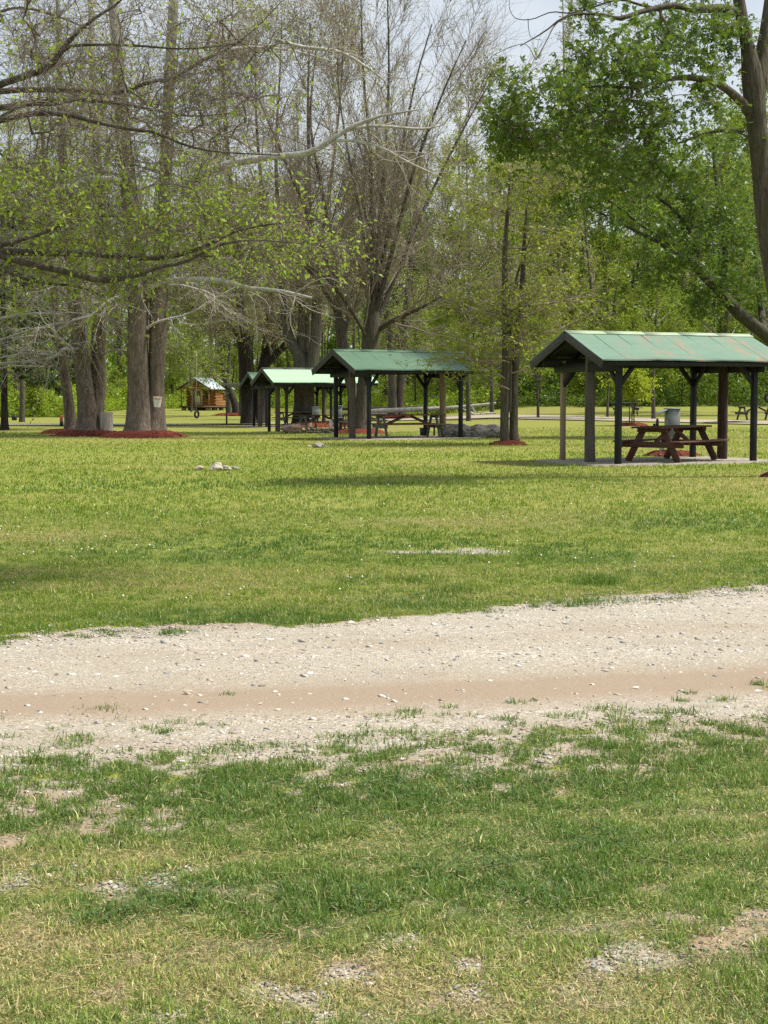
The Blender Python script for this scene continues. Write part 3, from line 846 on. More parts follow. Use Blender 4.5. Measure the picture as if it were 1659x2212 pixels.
A1 = R(25.4)
shelter('nearest open shelter, flaking pale green gable roof with rust streaks over a concrete pad', 5.97, 33.62, A1, ROOF1, CAP1,
        [(-1, -1, W_BLACK, 'beam'), (-1, 0, W_GREY, 'log'), (-1, 1, W_TAN, 'slim'), (1, -1, W_BLACK, 'beam'), (1, 0, W_CHAR, 'log'), (1, 1, W_BLACK, 'beam')], seed=3)
A2 = R(31)
shelter('open shelter with plain mid green roof, its posts standing beside the long grey log', 0.47, 50.77, A2, ROOF2, ROOF2,
        [(-1, -1, W_BLACK, 'beam'), (-1, 0, W_GREY, 'log'), (-1, 1, W_BLACK, 'beam'), (1, -1, W_BLACK, 'beam'), (1, 0, W_TAN, 'log'), (1, 1, W_BLACK, 'beam')], RL=4.95, eave=2.22, ridge=2.88, seed=5)
A3 = R(22)
p3 = at(584, 933, 68.0)
c3 = Vector((-3.12, 68.6, 0))
shelter('open shelter with bright mint green roof, behind the reddish boulder', c3.x, c3.y + 0.4, R(25), ROOF3, W_BARGE,
        [(-1, -1, W_BLACK, 'beam'), (-1, 0, W_GREY, 'log'), (-1, 1, W_BLACK, 'beam'), (1, -1, W_BLACK, 'beam'), (1, 0, W_CHAR, 'log'), (1, 1, W_BLACK, 'beam')], seed=7, RL=5.0, eave=2.2, ridge=2.86)
p4 = at(562, 921, 79.5)
c4 = Vector((p4.x, 79.5, 0)) + Matrix.Rotation(A3, 3, 'Z') @ Vector((1.75, 0, 0))
shelter('farthest green shelter, mostly hidden behind the mint green one', c4.x, c4.y, A3, ROOF3, ROOF3,
        [(-1, -1, W_BLACK, 'beam'), (-1, 0, W_GREY, 'log'), (-1, 1, W_BLACK, 'beam'), (1, -1, W_BLACK, 'beam'), (1, 0, W_GREY, 'log'), (1, 1, W_BLACK, 'beam')], seed=9)

picnic_table('reddish brown picnic table on the pad of the nearest shelter', 6.27, 33.50, R(52), L=2.35, z=0.035)
picnic_table('long red topped picnic table with grey legs under the mid green roof', 0.78, 50.9, A2 - R(12), L=2.45, wood=W_REDG, leg=W_LEG, z=tz(.78, 50.9) + 0.035)
picnic_table('brown picnic table under the mint green roof behind the boulder', c3.x + .35, c3.y + .3, A3, L=2.4, wood=W_RED, leg=W_LEG, z=tz(c3.x, c3.y) + 0.035)
picnic_table('dark picnic table beyond the mint green shelter, beside the grey service box', -1.05, 76.0, R(10), L=2.2, wood=W_OLD, leg=W_LEG)
picnic_table('shaded picnic table under the farthest green shelter', c4.x + .2, c4.y, A3, L=2.2, wood=W_OLD, leg=W_LEG, z=tz(c4.x, c4.y) + 0.035)
pa = at(1352, 890, 93.0); picnic_table('old grey picnic table on the grass beside the bright sapling', pa.x, 93, R(4), L=1.75, wood=W_OLD)
pb = at(1634, 900, 84.0); picnic_table('old grey picnic table on the grass in front of the hanging tyre', pb.x, 84, R(14), L=2.3, wood=W_OLD)


# ---- flat canopy beside the farthest shelter
pc = at(524, 831, 86.0)
CAN = thing('flat_canopy', 'flat grey board canopy on slim posts beside the farthest shelter', 'canopy', (pc.x, 86.0, tz(pc.x, 86)), R(6))
hz = pc.z - tz(pc.x, 86)
g = Geo(); box(g, (0, 0, hz), (2.1, 2.4, 0.14)); bevel(g.build('roof', mat_wood('grey_boards', [(0.17, 0.165, 0.15), (0.27, 0.26, 0.24), (0.36, 0.35, 0.32)], (3, 30, 30)), CAN), 0.01)
for sx in (-1, 1):
    for sy in (-1, 1):
        g = Geo(); box(g, (sx * 0.9, sy * 1.05, (hz - 0.07) / 2 - .03), (0.09, 0.09, hz - 0.07 + .06)); g.build('post', W_GREY, CAN)

# ---- log cabin
CZ = tz(-17.9, 150)
CAB = thing('log_cabin', 'small orange log cabin with porch and pale metal roof', 'cabin', (-18.3, 150.5, CZ), R(-20))
LOGM = mat_wood('honey_log', [(0.22, 0.095, 0.032), (0.36, 0.17, 0.062), (0.46, 0.25, 0.105)], (1.5, 1.5, 9), 0.6, 0.3)
DECKM = mat_wood('deck_timber', [(0.11, 0.06, 0.03), (0.17, 0.095, 0.05), (0.23, 0.14, 0.08)], (2, 12, 12))
CW, CL, PORCH, DZ, EH, RH = 3.0, 3.4, 1.3, 0.47, 2.15, 3.15
PALE = mat_plain('pale_metal_roof', (0.46, 0.54, 0.58), 0.35, 0.06, 3, 0.0, 0.5, 0.05)
WHITE = mat_plain('white_paint', (0.80, 0.80, 0.77), 0.5, 0.08)
GLASSD = mat_plain('dark_pane', (0.05, 0.065, 0.06), 0.12, 0.3, 4, 0, 0.6, 0)


def log_wall(a, b, over, top=EH):
    g = Geo(); n = 11; h = (top - DZ) / n
    a, b = Vector(a), Vector(b); t = (b - a).normalized()
    for k in range(n):
        z = DZ + h * (k + 0.5); o = over if k % 2 else over * 0.55
        tubes(g, [tuple(a - t * o + Vector((0, 0, z))), tuple(b + t * o + Vector((0, 0, z)))], [h * 0.54, h * 0.54], 8, True)
    g.build('log_wall', LOGM, CAB, smooth=False)


y0 = PORCH - 0.2
log_wall((-CW / 2, y0, 0), (CW / 2, y0, 0), 0.16); log_wall((-CW / 2, y0 + CL, 0), (CW / 2, y0 + CL, 0), 0.16)
log_wall((-CW / 2, y0, 0), (-CW / 2, y0 + CL, 0), 0.16); log_wall((CW / 2, y0, 0), (CW / 2, y0 + CL, 0), 0.16)
g = Geo(); box(g, (0, (y0 + CL - 0.25) / 2 + 0.0, DZ - 0.09), (CW + 0.4, y0 + CL + 0.55, 0.16)); g.build('deck', DECKM, CAB)
for fy in (-0.15, 1.2, 2.8, 4.3):
    for fx in (-1.3, -0.1, 1.3):
        g = Geo(); box(g, (fx, fy, 0.11), (0.38, 0.3, 0.40)); g.build('foundation_block', CONC, CAB)
for sy_, yy in ((0, y0 - 0.02), (1, y0 + CL + 0.02)):
    g = Geo(); g.add([(-CW / 2 - .1, yy - .04, EH), (CW / 2 + .1, yy - .04, EH), (0, yy - .04, RH - .1), (-CW / 2 - .1, yy + .04, EH), (CW / 2 + .1, yy + .04, EH), (0, yy + .04, RH - .1)], [(0, 1, 4, 3), (1, 2, 5, 4), (2, 0, 3, 5)], [(0, 2, 1), (3, 4, 5)])
    g.build('gable', LOGM, CAB)
ROV = 0.36; RW2 = CW / 2 + ROV; sl = (RH - EH) / (CW / 2 + 0.1)
for s in (-1, 1):
    g = Geo(); e = RH - RW2 * sl + 0.12
    y1, y2 = -0.55, y0 + CL + 0.35
    v = [(0, y1, RH + .06), (0, y2, RH + .06), (s * RW2, y2, e), (s * RW2, y1, e)]
    v = v + [(a, b, c - 0.05) for a, b, c in v]
    g.add(v, [(0, 1, 2, 3), (7, 6, 5, 4), (0, 4, 5, 1), (1, 5, 6, 2), (2, 6, 7, 3), (3, 7, 4, 0)])
    rf = g.build('roof', PALE, CAB)
    g = Geo()
    for k in range(11):
        yy = y1 + 0.1 + k * (y2 - y1 - 0.2) / 10
        bar(g, (s * 0.02, yy, RH + .068), (s * RW2, yy, e + 0.008), 0.03, 0.02)
    g.build('standing_seam', PALE, rf)
    g = Geo(); bar(g, (0, y1 - .015, RH - 0.03), (s * RW2, y1 - .015, e - 0.09), 0.03, 0.15); g.build('barge_board', mat_plain('dark_trim', (0.05, 0.045, 0.04), .7), CAB)
for px in (-1.5, 0.62, 1.5):
    g = Geo(); tubes(g, [(px, -0.3, DZ - .02), (px, -0.3, EH + 0.02)], [0.07, 0.065], 10, True); g.build('porch_post', LOGM, CAB, smooth=True)
g = Geo(); tubes(g, [(-1.75, -0.3, EH + 0.08), (1.75, -0.3, EH + 0.08)], [0.09, 0.09], 10, True); g.build('tie_beam', LOGM, CAB, smooth=True)
for a, b in (((0, EH + .1), (0, RH - .12)), ((0.04, EH + .15), (0.42, RH - .42)), ((-0.04, EH + .15), (-0.42, RH - .42))):
    g = Geo(); tubes(g, [(a[0], -0.3, a[1]), (b[0], -0.3, b[1])], [0.05, 0.05], 8, True); g.build('truss_strut', LOGM, CAB, smooth=True)
for s in (-1, 1):
    g = Geo(); tubes(g, [(s * 1.5, -0.3, EH - 0.45), (s * 1.1, -0.3, EH + 0.03)], [0.05, 0.05], 8, True); g.build('brace', LOGM, CAB, smooth=True)
g = Geo(); box(g, (-0.25, y0 - 0.13, DZ + 0.83), (0.80, 0.06, 1.66)); dr = g.build('door', WHITE, CAB)
g = Geo(); box(g, (-0.25, y0 - 0.165, DZ + 1.18), (0.34, 0.02, 0.52)); g.build('pane', GLASSD, dr)
g = Geo(); box(g, (-0.25, y0 - 0.178, DZ + 1.18), (0.02, 0.012, 0.52)); box(g, (-0.25, y0 - 0.178, DZ + 1.18), (0.34, 0.012, 0.02)); g.build('muntin', WHITE, dr)
g = Geo(); tubes(g, [(0.07, y0 - .16, DZ + .8), (0.07, y0 - .22, DZ + .8)], [.025, .03], 8, True); g.build('handle', CONC, dr)
for (px, py, rot) in ((0.80, y0 - 0.13, 0), (CW / 2 + 0.13, y0 + 2.0, 1)):
    d = (0.66, 0.06) if not rot else (0.06, 0.66)
    g = Geo()
    for q in (-1, 1):
        if rot: box(g, (px, py + q * .31, DZ + 1.13), (.06, .05, .86)); box(g, (px, py, DZ + 1.13 + q * .41), (.064, .57, .05))
        else: box(g, (px + q * .31, py, DZ + 1.13), (.05, .06, .86)); box(g, (px, py, DZ + 1.13 + q * .41), (.57, .064, .05))
    if rot: box(g, (px, py, DZ + 1.13), (.05, .57, .03))
    else: box(g, (px, py, DZ + 1.13), (.57, .05, .03))
    wn = g.build('window', mat_plain('tan_frame', (0.30, 0.20, 0.11), .6), CAB)
    g = Geo(); box(g, (px, py, DZ + 1.13), (.57, .03, .77) if not rot else (.03, .57, .77)); g.build('pane', GLASSD, wn)

# ---- service boxes
PEDG = mat_plain('grey_enamel', (0.17, 0.195, 0.195), 0.45, 0.08, 14, 0.0, 0.4, 0.05)
PVC = mat_plain('white_pipe', (0.62, 0.61, 0.60), 0.5, 0.1)


def service_box(label, u, v, Y, rz, h=1.12, box_h=0.68, lid=True):
    p = at(u, v, Y); x, z0 = p.x, tz(p.x, Y)
    B = thing('service_box', label, 'service box', (x, Y, z0), rz, 'grey electrical service boxes by the shelters')
    g = Geo(); box(g, (0, 0, (h - box_h) / 2), (0.10, 0.10, h - box_h + .04)); g.build('post', W_GREY, B)
    g = Geo(); w = 0.30; zc = h - box_h / 2
    box(g, (0, 0, zc), (w, 0.24, box_h)); box(g, (0, -0.005, h + .008), (w + .03, 0.28, 0.022)); box(g, (0, 0, h - box_h - .012), (w + 0.02, 0.26, 0.022))
    bevel(g.build('cabinet', PEDG, B), 0.006)
    if lid:
        g = Geo(); bar(g, (-w / 2 - .004, 0, h - .01), (-w / 2 - 0.24, 0, h - 0.12), 0.26, 0.022, (0, 0, 1)); bevel(g.build('lid', PEDG, B), 0.003)
    g = Geo(); tubes(g, [(-0.24, 0.05, -0.05), (-0.24, 0.05, 0.5)], [0.062, 0.062], 14, True); g.build('pipe', PVC, B, smooth=True)
    return B


service_box('grey service box with open side lid behind the nearest picnic table', 1451, 985, 36.8, R(12))
service_box('grey service box standing on a pale post beyond the mid green shelter', 729, 926, 58.5, R(20), 1.0, 0.42, False)
service_box('farther grey service box seen under the mint green roof', 682, 905, 77, R(20), 1.05, 0.4, False)

# ---- things on the tables and hung on trees
BLK = mat_plain('black_plastic', (0.012, 0.013, 0.017), 0.3, 0.2, 20, 0, 0.5, 0.0)
Mt = Matrix.Rotation(R(52), 3, 'Z')
pt = Vector((6.30, 33.60, 0.035)) + Mt @ Vector((-0.30, 0.22, 0))
BT = thing('bottle', 'narrow black bottle standing on the reddish brown picnic table', 'bottle', (pt.x, pt.y, 0.035 + 0.755))
g = Geo(); lathe(g, [(0.001, 0), (0.031, 0.0), (0.033, 0.01), (0.033, 0.115), (0.022, 0.135), (0.018, 0.139)], 16); g.build('body', BLK, BT, smooth=True)
g = Geo(); lathe(g, [(0.020, 0.138), (0.021, 0.142), (0.021, 0.162), (0.001, 0.163)], 14); g.build('cap', BLK, BT, smooth=True)
pt2 = pt + Vector((-0.065, 0.0, 0))
g = Geo(); lathe(g, [(0.001, 0), (0.028, 0.0), (0.03, 0.006), (0.03, 0.04), (0.024, 0.048), (0.001, 0.05)], 16)
o = g.build('jar_lid', BLK, None, smooth=True); o.location = (pt2.x, pt2.y, 0.79); tag(o, 'small squat dark container beside the black bottle on the table', 'container')


def tyre_swing(label, x, y, zc, r, top, rz):
    T = thing('tyre_swing', label, 'tyre swing', (x, y, zc), rz, 'tyre swings hung from trees')
    g = Geo(); a = np.arange(33) * 2 * PI / 32
    prof = [(-.10, .30), (-.115, .34), (-.11, .42), (-.085, .49), (-.05, .50), (0, .505), (.05, .50), (.085, .49), (.11, .42), (.115, .34), (.10, .30), (.06, .33), (-.06, .33)]
    m = len(prof); v = []
    for t_ in a[:-1]:
        for (w, q) in prof: v.append((q * 2 * r * math.cos(t_), w * 2 * r * 0.9, q * 2 * r * math.sin(t_)))
    f = [(i * m + j, ((i + 1) % 32) * m + j, ((i + 1) % 32) * m + (j + 1) % m, i * m + (j + 1) % m) for i in range(32) for j in range(m)]
    g.add(v, f); g.build('tyre', mat_plain('rubber', (0.02, 0.02, 0.021), .75, .3, 20, 0, .3, .4), T, smooth=True)
    g = Geo(); tubes(g, [(0, 0, r * .97), (0, 0, (top - zc) * .5), (0, 0, top - zc)], [0.012] * 3, 6, True); g.build('rope', mat_plain('rope', (0.33, 0.31, 0.26), .9), T, smooth=True)


q = at(425, 895, 101.0); tyre_swing('tyre swing on a long rope in front of the log cabin', q.x, 101, q.z, 0.27, 4.1, R(62))
q = at(1662, 859, 95.0); tyre_swing('tyre swing hung behind the old picnic table near the far road', q.x, 95, q.z, 0.36, q.z + 4.3, R(18))

# sap pail on the double trunk
q = at(338, 867, 50.5)
PL = thing('hanging_pail', 'white tapered pail with red rim hung on the double trunk', 'pail', (q.x + .03, 50.42, q.z - 0.19), R(-8))
PL.scale = (.86, .86, .86); PL.rotation_euler = (R(3), R(5), R(-8))
g = Geo(); lathe(g, [(0.001, 0.0), (0.115, 0.0), (0.122, 0.02), (0.122, 0.035), (0.172, 0.37)], 24); g.build('body', mat_plain('white_enamel', (0.58, 0.58, 0.54), .45, .15, 25), PL, smooth=True)
g = Geo(); lathe(g, [(0.172, 0.365), (0.180, 0.37), (0.180, 0.385), (0.172, 0.39), (0.001, 0.41)], 24); g.build('rim', mat_plain('red_rim', (0.40, 0.24, 0.21), .5, .3, 18), PL, smooth=True)
g = Geo()
for k in range(9):                                   # worn printed marks round the top
    th = -PI / 2 + (k - 4) * 0.23; rr = 0.1685
    w_, h_ = 0.010, 0.048 if k % 2 else 0.036
    c_ = np.array([math.cos(th), math.sin(th), 0]); s_ = np.array([-math.sin(th), math.cos(th), 0])
    for q_ in (-1, 1): g.add([c_ * rr + s_ * (w_ * q_ - .003) + (0, 0, .30), c_ * rr + s_ * (w_ * q_ + .003) + (0, 0, .30), c_ * (rr + .007) + s_ * (w_ * q_ + .003) + (0, 0, .30 + h_), c_ * (rr + .007) + s_ * (w_ * q_ - .003) + (0, 0, .30 + h_)], [(0, 1, 2, 3)])
g.build('printed_band', mat_plain('faded_red_print', (0.30, 0.12, 0.10), .6), PL)

# hydrant-like red post and dark planter on the far left
q = ground(133, 920.5)
HP = thing('marker_post', 'short red topped post with dark base on the far left lawn', 'post', (q.x, q.y, q.z))
g = Geo(); lathe(g, [(0.001, 0), (0.10, 0), (0.10, 0.26), (0.085, 0.27)], 14); g.build('base', BLK, HP, smooth=True)
g = Geo(); lathe(g, [(0.085, 0.268), (0.09, 0.30), (0.09, 0.50), (0.06, 0.57), (0.001, 0.59)], 14); g.build('cap', mat_plain('red_paint', (0.38, 0.10, 0.045), .5), HP, smooth=True)
q = ground(31, 908)
PN = thing('planter', 'small dark planter on the lawn by the wood, beside the dark pine', 'planter', (q.x, q.y, q.z))
g = Geo(); lathe(g, [(0.001, 0), (0.15, 0), (0.20, 0.30), (0.17, 0.31), (0.15, 0.25), (0.001, 0.25)], 16); g.build('pot', BLK, PN, smooth=True)
PLANTER = PN

# dark pail under the long table, and the iron grill behind it
q = ground(906, 938)
PA = thing('pail', 'dark pail on the ground under the long red topped table', 'pail', (q.x + .1, 53.0, 0.0))
g = Geo(); lathe(g, [(0.001, 0), (0.14, 0), (0.165, 0.30), (0.155, 0.30), (0.13, 0.02)], 18); g.build('body', BLK, PA, smooth=True)
q = at(938, 938, 52.6)
GR = thing('pedestal_grill', 'thin iron grill on a post beside the long red topped table', 'grill', (q.x, 52.6, 0), R(10))
IRON = mat_plain('iron', (0.035, 0.028, 0.024), .7, .3, 20, .3)
g = Geo(); tubes(g, [(0, 0, -.05), (0, 0, .42)], [.03, .03], 10, True); g.build('post', IRON, GR, smooth=True)
g = Geo(); box(g, (0, 0, .43), (.42, .34, .02))
for k in range(9): box(g, ((k - 4) * .045, 0, .448), (.012, .33, .012))
g.build('grate', IRON, GR)
# broken green sheet leaning by the logs
q = at(957, 866, 100)
g = Geo(); bar(g, (-1.1, 0, 1.15), (.95, 0, .62), .9, .03); o = g.build('metal_sheet', mat_plain('grey_green_sheet', (0.20, 0.27, 0.23), .5), None)
o.location = (q.x + .3, 100, tz(q.x, 100) + .25); tag(o, 'grey green metal sheet slanting over the fallen log', 'metal sheet')
g = Geo(); bar(g, (-.9, .0, -.3), (-.85, 0, 1.2), .16, .03, (0, 1, 0)); o = g.build('board', mat_plain('pale_board', (0.42, 0.43, 0.42), .7), None); o.location = (q.x - .35, 99.8, tz(q.x, 100) + .22)
tag(o, 'pale upright board beside the slanting metal sheet', 'board')


# ------------------------------------------------------------------ rocks and logs
def ico(sub=3):
    import bmesh
    b = bmesh.new(); bmesh.ops.create_icosphere(b, subdivisions=sub, radius=1)
    v = np.array([tuple(p.co) for p in b.verts]); f = np.array([[q.index for q in p.verts] for p in b.faces]); b.free()
    return v, f


ICOV, ICOF = ico(4)


def rock(name, label, cat, x, y, s, mat, seed, rough=0.25, rz=0.0, group=None, sink=0.25):
    rg = np.random.default_rng(seed)
    v = ICOV.copy()
    for k in range(10):                                   # facets
        d = unit(rg.normal(0, 1, 3)); o_ = rg.uniform(0.55, 0.9)
        h = v @ d; v = v - np.outer(np.maximum(h - o_, 0) * 0.85, d)
    n = fbm(v[:, 0] * 1.6 + v[:, 2] * 2.1 + seed, v[:, 1] * 1.6 - v[:, 2] * 1.3, 4, seed)
    n2 = fbm(v[:, 0] * 6 + v[:, 2] * 7 + seed, v[:, 1] * 6 - v[:, 2] * 5, 3, seed + 2)
    v = v * (1 + rough * (n - 0.5) * 2 + rough * 0.35 * (n2 - .5))[:, None] * np.array(s) / 2
    g = Geo(); g.add(v, tris=ICOF)
    o = g.build(name, mat, smooth=False)
    o.location = (x, y, tz(x, y) + s[2] * (0.5 - sink)); o.rotation_euler = (0, 0, rz)
    return tag(o, label, cat, group)


def rock_mat(name, a, b, c, scale=5):
    m, nt = new_mat(name); t = NT(nt)
    f = t.noise(scale, t.coord('Object'), 7, 0.7, .5)
    col = t.ramp(f, [(.3, a), (.5, b), (.7, c)])
    t.out(col, .9, t.bump(f, .8, .04), .15); return m


R_PALE = rock_mat('pale_limestone', (0.20, 0.165, 0.125), (0.38, 0.34, 0.285), (0.52, 0.48, 0.42))
R_RED = rock_mat('reddish_boulder', (0.19, 0.125, 0.092), (0.33, 0.235, 0.18), (0.43, 0.33, 0.265))
R_GREY = rock_mat('grey_rock', (0.12, 0.11, 0.10), (0.25, 0.235, 0.21), (0.42, 0.40, 0.36))
RG = 'pale rocks half sunk in the lawn'
for k, (u, v, sx, sy, sz, lb) in enumerate((
        (430, 1016, .20, .18, .11, 'small pale rock lying left of the pale rock group on the lawn'),
        (468, 1017, .34, .30, .22, 'largest pale rock of the group half sunk in the lawn'),
        (491, 1016, .24, .2, .14, 'smooth pale rock touching the largest rock on the lawn'),
        (508, 1015, .16, .16, .10, 'small dark flecked rock at the right end of the pale group'))):
    p = ground(u, v); rock('rock', lb, 'rock', p.x, p.y, (sx, sy, sz), R_PALE if k < 3 else R_GREY, 20 + k, rz=k, group=RG)
for k, (u, v, sx, sz, lb) in enumerate((
        (688, 967, .34, .20, 'pointed grey rock on the lawn in front of the mid green shelter'), (668, 965, .14, .07, 'little pale stone beside the pointed grey rock'),
        (703, 966, .16, .09, 'low dark stone beside the pointed grey rock'))):
    p = ground(u, v); rock('rock', lb, 'rock', p.x, p.y, (sx, sx * .8, sz), (R_GREY, R_PALE, R_GREY)[k], 33 + k, rz=.4 * k, group='grey stones in front of the mid green shelter')
p = ground(632, 936.5); rock('boulder', 'rounded reddish boulder in front of the mint green shelter', 'boulder', p.x, p.y + .3, (1.0, .8, .50), R_RED, 41, .18, sink=.2)
p = ground(952, 944.5); rock('rock', 'pale yellowish rock against the end of the long grey log', 'rock', p.x, p.y, (.27, .24, .16), R_PALE, 44)
for k, (u, v, s, lb) in enumerate(((745, 931, .3, 'flat white stone at the right end of the stick heap'), (722, 934, .22, 'white stone in the middle of the stick heap'), (815, 905, .5, 'white slab of stone beyond the brown table under the mint roof'), (790, 913, .35, 'white stone near the red mulch under the mint roof'))):
    p = ground(u, v); rock('rock', lb, 'rock', p.x, p.y, (s, s * .7, s * .3), R_PALE, 50 + k, group='white stones around the mint green shelter')
# heap of sticks by the boulder
p = ground(684, 936); g = Geo(); rg = np.random.default_rng(3); N = 70
c = np.stack([rg.normal(0, .42, N), rg.normal(0, .2, N), np.abs(rg.normal(.05, .07, N))], 1); d = unit(np.stack([rg.normal(0, 1, N), rg.normal(0, .7, N), rg.normal(0, .25, N)], 1)); L_ = rg.uniform(.12, .42, N)[:, None]
tubes(g, np.stack([c - d * L_, c + rg.normal(0, .02, (N, 3)), c + d * L_], 1), np.broadcast_to(rg.uniform(.008, .024, N)[:, None], (N, 3)), 5)
o = g.build('stick_heap', mat_plain('dead_sticks', (0.26, 0.22, 0.165), .9, .5, 6), None); o.location = (p.x, p.y + .2, tz(p.x, p.y)); stuff(o, 'heap of dry sticks beside the reddish boulder', 'sticks')
# the long weathered log by the shelter
p = ground(1018, 946); rg = np.random.default_rng(8); n = 46
s_ = np.linspace(0, 1, n)
pts = np.stack([(s_ - .5) * 2.05, .08 * np.sin(s_ * 5), .20 + .03 * np.sin(s_ * 9) - .03 * s_], 1); rad = .235 * (.75 + .35 * np.sin(PI * np.clip(s_, .03, .97)) ** .4) * (1 + .1 * np.sin(s_ * 23))
a_ = np.arange(26) * 2 * PI / 26
nz = 1 + .34 * (fbm(np.cos(a_)[None] * 2.5 + s_[:, None] * 8, np.sin(a_)[None] * 2.5 + s_[:, None] * 6, 4, 3) - .5) + .22 * (fbm(np.cos(a_)[None] * 4 + s_[:, None] * 14, np.sin(a_)[None] * 4 - s_[:, None] * 9, 3, 4) - .5)
g = Geo(); tubes(g, pts, rad, 26, True, nz[None])
m, nt = new_mat('weathered_bark_log'); t = NT(nt)
f = t.noise(4.0, t.coord('Object', (1.2, 3, 3), (0, 0, .5)), 7, .7, 1.0); col = t.ramp(f, [(.35, (.06, .055, .05)), (.5, (.22, .205, .18)), (.68, (.50, .47, .42))]); t.out(col, .9, t.bump(f, 1.0, .05), .15)
o = g.build('weathered_log', m, smooth=True); o.location = (p.x, p.y + .15, 0); o.rotation_euler = (0, 0, R(4)); tag(o, 'long grey gnarled log lying beside the mid green shelter', 'log')
# stump beside the three sycamore trunks
p = ground(230, 941); g = Geo(); n = 22; s_ = np.linspace(0, 1, n)
pts = np.stack([0 * s_, 0 * s_, s_ * .86 - .04], 1); rad = .225 + .09 * np.exp(-s_ * 9)
a_ = np.arange(28) * 2 * PI / 28
nz = 1 + .12 * (fbm(np.cos(a_)[None] * 3 + 0 * s_[:, None], np.sin(a_)[None] * 3 + s_[:, None] * .8, 3, 9) - .5) + .12 * np.exp(-s_ * 7)[:, None] * np.sin(a_ * 5)[None]
tubes(g, pts, rad, 28, False, nz[None])
top = np.concatenate(g.v)[-28:]; top = np.vstack([top, top.mean(0)])
ST = thing('tree_stump', 'tall pale barkless stump beside the cluster of sycamore trunks', 'stump', (p.x, p.y, p.z))
g.build('trunk', mat_bark('barkless_wood', (.26, .225, .18), (.47, .43, .36), (.60, .56, .48), 5, .2, .4), ST, smooth=True)
g = Geo(); g.add(top + np.array([0, 0, .004]), tris=[(i, (i + 1) % 28, 28) for i in range(28)]); g.build('cut_face', mat_plain('cut_wood', (.52, .48, .40), .85), ST)
STUMP = p
# ------------------------------------------------------------------ trees
BARK_SYC = mat_bark('sycamore_bark', (0.065, 0.052, 0.040), (0.150, 0.122, 0.095), (0.24, 0.205, 0.165), 6.0, .22, .7, pale=(0.30, 0.285, 0.25), pale_z=(5.0, 18.0))
BARK_PALE = mat_bark('pale_limb_bark', (0.22, 0.205, 0.175), (0.40, 0.385, 0.35), (0.55, 0.535, 0.50), 3.0, .5, .3)
BARK_GREY = mat_bark('grey_furrowed_bark', (0.040, 0.034, 0.027), (0.095, 0.082, 0.066), (0.16, 0.142, 0.118), 7.0, .14, 1.0, moss=(0.085, 0.085, 0.045))
BARK_DARK = mat_bark('dark_bark', (0.018, 0.015, 0.012), (0.045, 0.038, 0.031), (0.085, 0.074, 0.062), 7.0, .14, 1.0)
BARK_MOSS = mat_bark('mossy_bark', (0.022, 0.020, 0.015), (0.060, 0.056, 0.042), (0.11, 0.105, 0.078), 6.0, .2, 1.0, moss=(0.07, 0.08, 0.03))
BARK_TWIG = mat_plain('twig_bark', (0.25, 0.21, 0.165), .85, .3, 3)
BARK_TWIGL = mat_plain('pale_twig_bark', (0.34, 0.31, 0.265), .85, .3, 3)
BARK_TWIGD = mat_plain('dark_twig_bark', (0.14, 0.115, 0.09), .85, .3, 3)
LEAF_MAPLE = mat_leaf('maple_leaf', [(0.024, 0.060, 0.010), (0.045, 0.095, 0.013), (0.072, 0.138, 0.020), (0.130, 0.200, 0.030)], .34)
LEAF_SPRING = mat_leaf('spring_leaf', [(0.200, 0.280, 0.026), (0.270, 0.360, 0.034), (0.340, 0.400, 0.05), (0.25, 0.26, 0.06)], .45)
LEAF_YOUNG = mat_leaf('young_leaf', [(0.17, 0.25, 0.024), (0.24, 0.33, 0.03), (0.31, 0.37, 0.045), (0.27, 0.25, 0.08)], .45)
LEAF_BRIGHT = mat_leaf('bright_sapling_leaf', [(0.32, 0.46, 0.025), (0.42, 0.56, 0.035), (0.50, 0.60, 0.06)], .5)
LEAF_WOOD = mat_leaf('woodland_leaf', [(0.095, 0.155, 0.018), (0.145, 0.225, 0.024), (0.210, 0.290, 0.034), (0.265, 0.305, 0.06)], .45)
LEAF_OLIVE = mat_leaf('olive_bud', [(0.20, 0.175, 0.075), (0.26, 0.245, 0.08), (0.28, 0.29, 0.075), (0.28, 0.20, 0.12)], .40)
LEAF_PINE = mat_leaf('pine_needles', [(0.020, 0.045, 0.012), (0.035, 0.070, 0.018), (0.055, 0.095, 0.025)], .15)
LEAF_UNDER = mat_leaf('undergrowth_leaf', [(0.170, 0.255, 0.022), (0.245, 0.340, 0.030), (0.330, 0.400, 0.05)], .48)
LEAF_UNDER_SHADED = mat_leaf('undergrowth_leaf_shaded', [(0.040, 0.080, 0.014), (0.065, 0.120, 0.018), (0.095, 0.160, 0.024), (0.15, 0.20, 0.035)], .4)  # right-hand undergrowth: shadow at the wood's foot painted in as darker leaf colour
MULCH = None


def mulch_mat():
    m, nt = new_mat('red_mulch'); t = NT(nt)
    f = t.noise(30, t.coord('Object'), 6, .75, .6); f2 = t.noise(7, t.coord('Object'), 4, .6)
    col = t.ramp(f, [(.3, (.045, .012, .009)), (.5, (.145, .036, .024)), (.7, (.26, .08, .052))])
    t.out(col, .9, t.bump(f, 1.0, .04), .1); return m


MULCH = mulch_mat()


